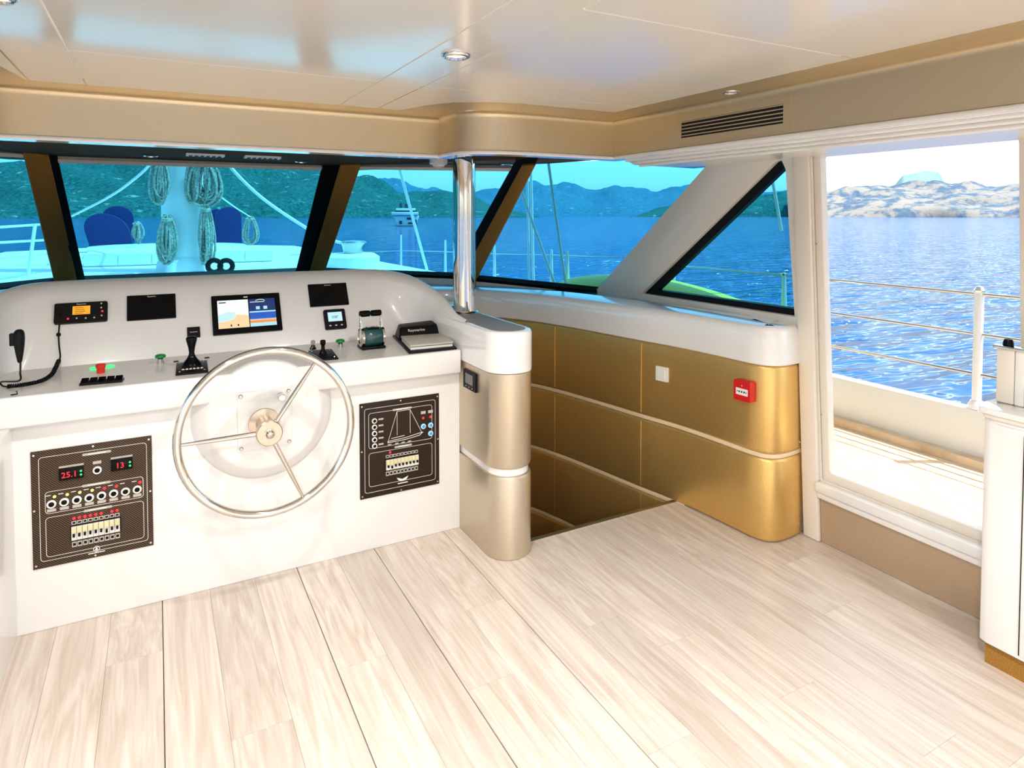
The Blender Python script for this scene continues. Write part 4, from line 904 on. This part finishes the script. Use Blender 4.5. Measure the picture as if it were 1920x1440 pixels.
MB().lathe([(.022, -.008), (.022, .008), (.012, .010), (.010, .004), (.001, .004)], (bx + .012, by - .105, 1.120), (-1, 0, 0), 20).build('latch', 'chrome', brk, smooth=True, ang=40)

# ================================================================== OUTSIDE
ZW = -1.5
# sea
m = mat('sea_water', (.0, .085, .25), .06, spec=.38)
tc = N(m, 'ShaderNodeTexCoord'); mp = N(m, 'ShaderNodeMapping'); mp.inputs['Rotation'].default_value = (0, 0, R(12)); mp.inputs['Scale'].default_value = (.35, 1.1, 1); L(m, tc.outputs['Object'], mp.inputs[0])
n1 = N(m, 'ShaderNodeTexNoise', Scale=.8, Detail=3., Roughness=.5); L(m, mp.outputs[0], n1.inputs['Vector'])
bp = N(m, 'ShaderNodeBump', Strength=1., Distance=2.2); L(m, n1.outputs['Fac'], bp.inputs['Height']); L(m, bp.outputs[0], bsdf(m).inputs['Normal'])
rg = [0, 6, 14, 30, 60, 120, 250, 500, 1000, 2200, 6000]; ns = 48; vs = [(0, 0, ZW)]; fs = []
for r_ in rg[1:]: vs += [(r_ * math.cos(6.28318 * i / ns), r_ * math.sin(6.28318 * i / ns), ZW) for i in range(ns)]
fs += [(0, 1 + i, 1 + (i + 1) % ns) for i in range(ns)]
for k in range(len(rg) - 2):
    a0, b0 = 1 + k * ns, 1 + (k + 1) * ns; fs += [(a0 + i, b0 + i, b0 + (i + 1) % ns, a0 + (i + 1) % ns) for i in range(ns)]
struct(MB().add(vs, fs).build('sea', 'sea_water'), 'blue rippled sea around the boat')
# hills
def hills(name, label, m_, ang0, ang1, dist, prof, depth, seed, rough=.25, n=260, k=16):
    # ang in degrees clockwise from the bow; prof: list of (px, py) skyline in the photograph's directions
    vs = []; fs = []
    def sky_h(ang):
        for (a0, h0), (a1, h1) in zip(prof, prof[1:]):
            if a0 <= ang <= a1: s_ = (ang - a0) / (a1 - a0); s_ = s_ * s_ * (3 - 2 * s_); return h0 + (h1 - h0) * s_
        return prof[0][1] if ang < prof[0][0] else prof[-1][1]
    for i in range(n + 1):
        an = ang0 + (ang1 - ang0) * i / n
        for j in range(k + 1):
            t_ = j / k; d_ = dist + depth * t_ + 26 * noise.noise((an * .35, j * .3, seed))
            nz_ = noise.fractal((an * .45, t_ * 3.2, seed), 1.0, 2.1, 5)
            h_ = sky_h(an) * (t_ ** .62) * (1 + rough * nz_) if j else 0
            d2 = d_; hh = h_ * d2 + (ZW - 1 if j == 0 else H_EYE * 0 + ZW + 1)
            vs.append((d2 * math.sin(R(an)), d2 * math.cos(R(an)), hh))
    w_ = k + 1
    for i in range(n):
        for j in range(k): fs.append((i * w_ + j, (i + 1) * w_ + j, (i + 1) * w_ + j + 1, i * w_ + j + 1))
    return struct(MB().add(vs, fs).build(name, m_, smooth=True, ang=80), label)
def hill_mat(name, c1, c2, c3, sc, lo, hi):  # base colours carry aerial haze as a bluish cast
    m_ = mat(name, c1, .95, spec=.1); tc_ = N(m_, 'ShaderNodeTexCoord')
    na = N(m_, 'ShaderNodeTexNoise', Scale=sc, Detail=8., Roughness=.65); L(m_, tc_.outputs['Object'], na.inputs['Vector'])
    nb = N(m_, 'ShaderNodeTexNoise', Scale=sc * .28, Detail=9., Roughness=.68); L(m_, tc_.outputs['Object'], nb.inputs['Vector'])
    ra = N(m_, 'ShaderNodeValToRGB'); ra.color_ramp.elements[0].color = (*c1, 1); ra.color_ramp.elements[1].color = (*c2, 1); ra.color_ramp.elements[0].position = .38; ra.color_ramp.elements[1].position = .62
    L(m_, na.outputs['Fac'], ra.inputs[0])
    rb_ = N(m_, 'ShaderNodeValToRGB'); rb_.color_ramp.elements[0].position = lo; rb_.color_ramp.elements[1].position = hi; L(m_, nb.outputs['Fac'], rb_.inputs[0])
    mx_ = N(m_, 'ShaderNodeMix', data_type='RGBA'); L(m_, rb_.outputs[0], mx_.inputs[0]); L(m_, ra.outputs[0], mx_.inputs[6]); mx_.inputs[7].default_value = (*c3, 1)
    L(m_, mx_.outputs[2], bsdf(m_).inputs['Base Color'])
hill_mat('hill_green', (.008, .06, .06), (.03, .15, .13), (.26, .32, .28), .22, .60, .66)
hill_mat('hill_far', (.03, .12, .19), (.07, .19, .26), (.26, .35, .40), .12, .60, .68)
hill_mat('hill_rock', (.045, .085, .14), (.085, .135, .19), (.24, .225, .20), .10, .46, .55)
hill_mat('hill_haze', (.15, .30, .29), (.18, .34, .32), (.20, .35, .33), .02, .5, .7)  # pale distance haze mixed into the peak's colour
def ang_of(px): return YAW + math.degrees(math.atan((px - 960) / FPX))
def el(px, py): d_ = ray(px, py); return d_.z / math.hypot(d_.x, d_.y)
def prof(pts): return [(ang_of(px), el(px, py)) for px, py in pts]
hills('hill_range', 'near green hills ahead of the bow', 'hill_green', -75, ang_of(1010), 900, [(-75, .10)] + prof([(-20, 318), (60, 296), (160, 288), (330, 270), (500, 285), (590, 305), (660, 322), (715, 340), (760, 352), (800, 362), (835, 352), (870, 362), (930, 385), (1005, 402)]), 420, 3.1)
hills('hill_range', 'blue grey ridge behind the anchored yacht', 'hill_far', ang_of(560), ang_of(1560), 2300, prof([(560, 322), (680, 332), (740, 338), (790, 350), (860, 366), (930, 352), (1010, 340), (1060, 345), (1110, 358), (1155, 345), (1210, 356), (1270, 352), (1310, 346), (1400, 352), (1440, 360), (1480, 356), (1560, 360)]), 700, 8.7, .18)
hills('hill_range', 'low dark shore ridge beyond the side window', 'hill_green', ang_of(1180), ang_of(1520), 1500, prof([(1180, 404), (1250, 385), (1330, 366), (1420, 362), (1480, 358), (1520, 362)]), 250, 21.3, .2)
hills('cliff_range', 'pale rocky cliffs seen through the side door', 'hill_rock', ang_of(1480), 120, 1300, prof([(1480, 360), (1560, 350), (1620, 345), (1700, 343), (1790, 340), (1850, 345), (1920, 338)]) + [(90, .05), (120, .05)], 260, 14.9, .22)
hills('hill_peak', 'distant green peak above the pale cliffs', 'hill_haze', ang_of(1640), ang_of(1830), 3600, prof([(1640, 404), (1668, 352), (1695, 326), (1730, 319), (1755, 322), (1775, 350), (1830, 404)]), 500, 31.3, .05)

# anchored motor yacht (stern towards us)
yp = at_z(763, 424, ZW); yd = (Vector((yp.x, yp.y, 0))).normalized(); yr = Vector((yd.y, -yd.x, 0))
my = thing('motor_yacht', 'white motor yacht anchored off the green hills', 'yacht', yp)
def ym(r0, r1, h0, h1, d0, d1, m_, nm, taper=1.0, b=.15):
    A = [yp + yr * a_ + yd * d_ + Vector((0, 0, h0)) for a_, d_ in ((r0 * taper, d0), (r1 * taper, d0), (r1 * taper, d1), (r0 * taper, d1))]
    B = [yp + yr * a_ + yd * d_ + Vector((0, 0, h1)) for a_, d_ in ((r0, d0), (r1, d0), (r1, d1), (r0, d1))]
    return MB().hexa(A, B).build(nm, m_, my, bevel=b)
s_ = yp.length / FPX            # metres per pixel at that distance
ym(-25 * s_, 23 * s_, 0, 20 * s_, 0, 26, 'yacht_white', 'hull', .72, .4)
ym(-28 * s_, 21 * s_, 20 * s_, 26 * s_, -1, 24, 'yacht_white', 'main_deck')
ym(-22 * s_, 18 * s_, 26 * s_, 29 * s_, 1, 22, 'yacht_dark', 'window_band')
ym(-20 * s_, 16 * s_, 29 * s_, 33 * s_, 0, 20, 'yacht_white', 'upper_deck')
ym(-14 * s_, -9 * s_, 33 * s_, 44 * s_, 8, 10, 'yacht_dark', 'radar_mast')
ym(-4 * s_, 4 * s_, 33 * s_, 42 * s_, 8, 10, 'yacht_dark', 'flybridge_seat'); ym(5 * s_, 8 * s_, 33 * s_, 47 * s_, 8, 9, 'yacht_dark', 'antenna')
for r0, r1, h0, h1 in ((-14, -9, 4, 10), (2, 10, 4, 7), (0, 8, 12, 16), (14, 18, 3, 12)): ym(r0 * s_, r1 * s_, h0 * s_, h1 * s_, -.25, .2, 'yacht_dark', 'stern_opening', 1, .05)

# foredeck of our own boat
ZF = .95
fd = struct(MB().prism([[(-2.2, 4.2, ZF), (-2.3, 7, ZF), (-2.2, 13.5, ZF), (.1, 15.5, ZF), (.4, 15.5, ZF), (2.4, 13.5, ZF), (2.6, 7, ZF), (2.75, 4.2, ZF)]], (0, 0, -.5)).build('foredeck', 'deck_white'), 'pale foredeck outside the windscreen')
hl = empty_struct('hull', 'white hull and side decks of the boat', (XC, 4, .2))
for sd in (1, -1):
    MB().prism([[Vector((XC + sd * (x - XC), y, .24)) for x, y in ((2.81, -5.5), (3.78, -5.5), (3.75, 3.0), (2.95, 7), (2.0, 11), (.4, 14.8), (XC, 14.8), (XC, 5.9), (1.5, 5.4), (2.3, 4.7), (2.81, 3.0))]], (0, 0, -1.9)).build('side', 'deck_white', hl)
# teak planks of the side deck
tk = empty_struct('side_deck', 'bright teak side deck outside the door', (3.2, 1.5, .24))
for i in range(14):
    x0 = 2.84 + .06 * i; MB().box(x0, x0 + .057, -5, 3.4, .24, .258).build('teak_plank', 'teak', tk)
bw = struct(MB().prism([[(3.72, -5.5, .25), (3.80, -5.5, .25), (3.80, -5.5, .54), (3.72, -5.5, .54)]], (0, 9.4, 0)).build('bulwark', 'deck_white', bevel=.01), 'white bulwark along the side deck')
tag(MB().box(3.65, 3.72, -5.5, 3.9, .258, .30).build('teak_waterway', 'teak'), 'teak rubbing strip at the foot of the white bulwark', 'trim')
# railing
rl = thing('guard_rail', 'white stanchion rail with wires along the side deck', 'railing', (3.76, 1.7, .54))
SPt = at_x(1836, 548, 3.76); ys = SPt.y
for y in (ys - 2.2, ys, ys + 2.3):
    MB().tube([(3.76, y, .54), (3.76, y, SPt.z)], .022, 12).build('stanchion', 'deck_white', rl, smooth=True)
    MB().lathe([(.04, 0), (.04, .02), (.03, .04)], (3.76, y, .54), n=14).build('stanchion_base', 'deck_white', rl)
    MB().lathe([(.022, 0), (.026, .01), (.015, .03), (.001, .035)], (3.76, y, SPt.z), n=12).build('stanchion_cap', 'chrome', rl, smooth=True)
for z in (SPt.z - .01, SPt.z - .22, SPt.z - .43):
    MB().tube([(3.76, -5.5, z), (3.76, ys + 2.3, z)], .009, 8).build('rail_wire', 'steel', rl, smooth=True)
# kayak on the forward side deck
kp = [at_x(1060, 528, 3.15), at_x(1462, 590, 3.15)]
y1k, y0k = kp[0].y + .15, kp[1].y
kz = at_x(1150, 511, 3.15).z - .045
rings = []
for i in range(21):
    t_ = i / 20; y = y0k + (y1k - y0k) * t_; s_ = max(.02, math.sin(math.pi * t_) ** .55); zc2 = kz - .20 + .03 * (2 * t_ - 1) ** 2
    rings.append([(3.15 + .33 * s_ * math.cos(R(a_)), y, zc2 + (.245 if a_ < 180 else .20) * s_ * math.sin(R(a_))) for a_ in range(0, 360, 20)])
ky = thing('kayak', 'lime green kayak lashed on the side deck outside the window', 'kayak', (3.15, (y0k + y1k) / 2, .5))
MB().loft(rings).build('hull', 'kayak_green', ky, smooth=True, ang=70)
MB().tube([(3.15 + .33 * math.cos(R(a_)) * .99, (y0k + y1k) / 2 + .2, kz - .20 + .25 * math.sin(R(a_))) for a_ in range(-20, 205, 15)], .012, 6).build('strap', 'rope_white', ky)
struct(MB().box(2.85, 3.45, y0k + .3, y0k + .45, .25, kz - .36).build('kayak_chock', 'deck_white'), None)
struct(MB().box(2.85, 3.45, y1k - .45, y1k - .3, .25, kz - .36).build('kayak_chock', 'deck_white'), None)

# mast
mp_ = at_z(347, 508, ZF + .1); mx_, my_ = at_y(347, 400, 8.0).x, 8.0
ms = thing('mast', 'thick white mast standing on the foredeck', 'mast', (mx_, my_, ZF))
MB().lathe([(.30, ZF), (.28, ZF + .10), (.235, ZF + .16)], (mx_, my_, 0), n=28).build('collar', 'deck_white', ms, smooth=True)
MB().lathe([(.235, ZF), (.225, 2.6), (.22, 9.)], (mx_, my_, 0), n=32).build('spar', 'mast_white', ms, smooth=True)
MB().tube([(mx_ + .25 * math.cos(R(a_)), my_ + .25 * math.sin(R(a_)), 2.27 + .06 * math.cos(R(a_ + 90))) for a_ in range(0, 360, 20)], .02, 6, True).build('band', 'steel', ms)
zp_ = at_y(347, 297, 7.68).z
MB().box(mx_ - .62, mx_ + .62, 7.66, 7.72, zp_ - .02, zp_ + .05).build('pin_rail', 'teak', ms, bevel=.01)
# rope coils hung on the mast
def rope_coil(label, px, py0, py1, wpx, n, yd_=7.68, seed=0, tail=True):
    rg_ = random.Random(seed); top, bot = at_y(px, py0, yd_), at_y(px, py1, yd_); hw = wpx * yd_ / FPX * .5; hh = (top.z - bot.z) / 2; c_ = (top + bot) / 2
    t = thing('rope_coil', label, 'rope', (c_.x, yd_, bot.z), group=None)
    for i in range(n):
        f1, f2 = .12 + .88 * rg_.random(), .70 + .30 * rg_.random(); ox, oy = (rg_.random() - .5) * hw * .8, (rg_.random() - .5) * .10; ph = rg_.random() * .4
        P = [(c_.x + ox + hw * f1 * math.sin(R(a_)) * (.55 + .45 * math.cos(R(a_ / 2)) ** 2 if a_ < 0 else (1 - .35 * math.cos(R(a_)))), yd_ + oy + .03 * math.sin(R(2 * a_) + ph), top.z - hh * (1 - math.cos(R(a_))) * f2) for a_ in range(0, 360, 24)]
        MB().tube(P, .013, 6, True).build('loop', 'rope', t, smooth=True)
    MB().tube([(c_.x - hw * .5, yd_ - .06, top.z - .16 * hh), (c_.x, yd_ - .10, top.z - .19 * hh), (c_.x + hw * .5, yd_ - .06, top.z - .16 * hh)], .02, 6).build('wrap', 'rope', t)
    return t
rope_coil('long coil of rope hung high on the port side of the mast', 300, 296, 386, 24, 11, seed=1)
rope_coil('wide tangle of green rope hung high on the starboard side of the mast', 388, 296, 388, 44, 20, seed=2)
rope_coil('narrow rope coil close against the starboard side of the mast', 362, 300, 384, 18, 8, 7.68, 3)
rope_coil('long rope hank hanging down to the foot of the mast', 386, 384, 502, 24, 14, 7.68, 4)
rope_coil('dark rope tangle low on the port side of the mast', 314, 404, 500, 26, 12, 7.68, 5)
# deck box with rounded white top, hatch and cushions
def px_box(nm, lb, cat, px0, px1, pyt, y0, y1, z0, m_, b=.02):
    a_, b_ = at_y(px0, pyt, y0), at_y(px1, pyt, y0)
    t = thing(nm, lb, cat, ((a_.x + b_.x) / 2, y0, z0)); MB().box(a_.x, b_.x, y0, y1, z0, (a_.z + b_.z) / 2).build('body', m_, t, bevel=b); return t, a_, b_
t, a_, b_ = px_box('deck_box', 'long white planked deck box behind the mast', 'deck box', 155, 512, 472, 9.0, 9.9, ZF, 'deck_white')
for i in range(6):
    x = a_.x + (b_.x - a_.x) * (i + .5) / 6; hw = (b_.x - a_.x) / 12 - .008
    MB().box(x - hw, x + hw, 8.985, 9.0, ZF + .02, a_.z - .03).build('plank', 'mast_white', t)
YT_ = 11.1; tb_c = at_y(320, 464, YT_); tt_ = thing('round_table', 'round white table top on the foredeck', 'table', (tb_c.x, YT_, ZF))
MB().lathe([(1.05, -.03), (1.08, 0), (1.05, .03), (.001, .032)], (tb_c.x, YT_, tb_c.z), n=40).build('top', 'mast_white', tt_, smooth=True, ang=50)
MB().lathe([(.12, ZF), (.10, tb_c.z - .02)], (tb_c.x, YT_, 0), n=16).build('pedestal', 'deck_white', tt_)
def cushion(label, px, pyt, pyb, wpx, y, lean=0.):
    t_, b_ = at_y(px, pyt, y), at_y(px, pyb, y); b_.z = ZF; hw = wpx * y / FPX * .46; hh = t_.z - b_.z
    t = thing('sun_cushion', label, 'cushion', (b_.x, y, b_.z))
    pr = [(-hw, 0)] + [(-hw * math.cos(R(a_)), hh - hw * .9 + hw * .9 * math.sin(R(a_))) for a_ in range(0, 181, 15)] + [(hw, 0)]
    MB().prism([[Vector((b_.x + x + lean * (hh - z), y, b_.z + z)) for x, z in pr]], (0, .25, 0)).build('cushion', 'navy_cloth', t, bevel=.06, seg=3)
cushion('wide navy cushion leaning at the port end of the deck box', 192, 400, 470, 66, 12.5, .25)
cushion('taller navy cushion behind the leaning one', 222, 386, 466, 48, 13.1)
cushion('narrow navy cushion just beside the rope hank', 408, 392, 466, 34, 13.1)
cushion('broad navy cushion between mast and rail rope', 430, 388, 466, 44, 12.6)
rope_coil('pale rope hank hung on the rail beyond the deck box', 468, 406, 462, 26, 6, 11., 6)
rope_coil('small pale rope hank leaning beside the navy cushions', 256, 416, 462, 16, 5, 10.6, 7)
for px, lb in ((402, 'first'), (424, 'second')):
    c_ = at_y(px, 499, 7.2); tag(MB().tube([(c_.x + .06 * math.cos(R(a_)), 7.2, c_.z + .06 * math.sin(R(a_))) for a_ in range(0, 360, 20)], .025, 8, True).build('mooring_block', 'rubber', smooth=True), 'round dark block lying at the foot of the mast', 'block', 'blocks at the mast foot')
# capstan
c_ = at_z(663, 500, ZF); cp_y = 7.6; c_ = at_y(663, 500, cp_y)
t = thing('capstan', 'round metal capstan on the foredeck beyond the brown pillar', 'capstan', (c_.x, cp_y, ZF))
zt_ = at_y(663, 452, cp_y).z
MB().lathe([(.22, ZF), (.22, c_.z), (.14, c_.z + .03), (.11, (c_.z + zt_) / 2), (.13, zt_ - .05), (.15, zt_ - .02), (.14, zt_), (.001, zt_ + .01)], (c_.x, cp_y, 0), n=28).build('drum', 'steel', t, smooth=True, ang=40)
MB().lathe([(.30, ZF), (.30, ZF + .12), (.24, ZF + .16)], (c_.x, cp_y, 0), n=24).build('base', 'deck_white', t, smooth=True, ang=40)
# lines and stays
def line3(nm, lb, cat, pts, r, m_): return tag(MB().tube(spline([Vector(p) for p in pts], 6), r, 8).build(nm, m_, smooth=True), lb, cat)
line3('halyard', 'white rope running from the mast down to the port rail', 'rope', [(mx_ - .2, 7.9, 2.5), at_y(285, 302, 8.3), at_y(240, 345, 9.2), at_y(196, 374, 10.2), at_y(135, 405, 11.4)], .016, 'rope_white')
line3('halyard', 'thick white rope running from the mast to the capstan', 'rope', [(mx_ + .2, 7.9, 2.5), at_y(426, 306, 7.9), at_y(490, 370, 7.8), at_y(572, 426, 7.7), at_y(612, 447, 7.65), (c_.x - .1, cp_y, zt_ - .03)], .018, 'rope_white')
line3('halyard', 'thin white line running down beside the navy cushions', 'rope', [(mx_ + .2, 8.05, at_y(385, 350, 8.0).z), at_y(408, 365, 8.1), at_y(440, 388, 9.), at_y(470, 407, 11.)], .008, 'rope_white')
def stay(lb, p0, p1, y0, y1, r, m_='mast_white'):
    a_, b_ = at_y(*p0, y0), at_y(*p1, y1); dr_ = (a_ - b_); tag(MB().tube([b_ - dr_ * .15, b_, a_, a_ + dr_ * 2.2], r, 8).build('rigging_stay', m_, smooth=True), lb, 'rigging')
stay('slanting stay crossing in front of the anchored yacht', (749, 316), (800, 504), 6.0, 6.3, .014)
stay('upright pale stay behind the brown corner pillar', (989, 350), (992, 515), 5.2, 5.2, .012)
stay('second upright pale stay close to the first', (996, 345), (1000, 518), 5.3, 5.3, .014)
stay('leaning stay crossing the two upright stays', (980, 366), (1037, 524), 5.0, 4.7, .014)
stay('long stay standing apart from the upright pair', (1030, 318), (1060, 526), 4.6, 4.5, .012)
stay('short pale stay seen in the triangular window', (1448, 335), (1463, 420), 2.9, 2.9, .010)
br_ = thing('bow_rail', 'thin steel rail posts along the bow', 'railing', at_y(752, 500, 8.5))
for px, p0, p1, y in ((752, 440, 512, 8.5), (835, 450, 512, 7.0), (927, 460, 522, 6.0), (1034, 468, 520, 5.2), (1064, 470, 522, 4.8), (546, 474, 510, 10.)):
    MB().tube([at_y(px, p1 + 40, y), at_y(px, p0, y)], [.022, .012], 8).build('rail_post', 'mast_white', br_, smooth=True)
MB().tube([at_y(546, 478, 10.), at_y(752, 470, 8.5), at_y(835, 472, 7.0), at_y(927, 476, 6.0), at_y(1034, 478, 5.2), at_y(1170, 483, 4.4)], .006, 6).build('rail_wire', 'steel', br_)
sp0 = thing('rail_stanchion', 'short pale rail post seen low in the triangular window', 'railing', at_y(1470, 632, 2.75))
MB().tube([at_y(1470, 632, 2.75), at_y(1470, 516, 2.75)], [.022, .012], 8).build('post', 'mast_white', sp0, smooth=True)
MB().lathe([(.02, 0), (.022, .01), (.001, .02)], at_y(1470, 516, 2.75), n=10).build('cap', 'steel', sp0)
prl = thing('port_rail', 'white wire rail along the port bow', 'railing', at_y(50, 500, 8.))
for py0, py1 in ((430, 420), (458, 450), (489, 476), (502, 496)): MB().tube([at_y(-60, py0, 7.), at_y(90, py1, 8.5)], .012, 6).build('rail_wire', 'mast_white', prl)
for px in (-30, 52): MB().tube([at_y(px, 522, 7.8), at_y(px + 14, 420, 7.8)], .016, 8).build('rail_post', 'mast_white', prl)
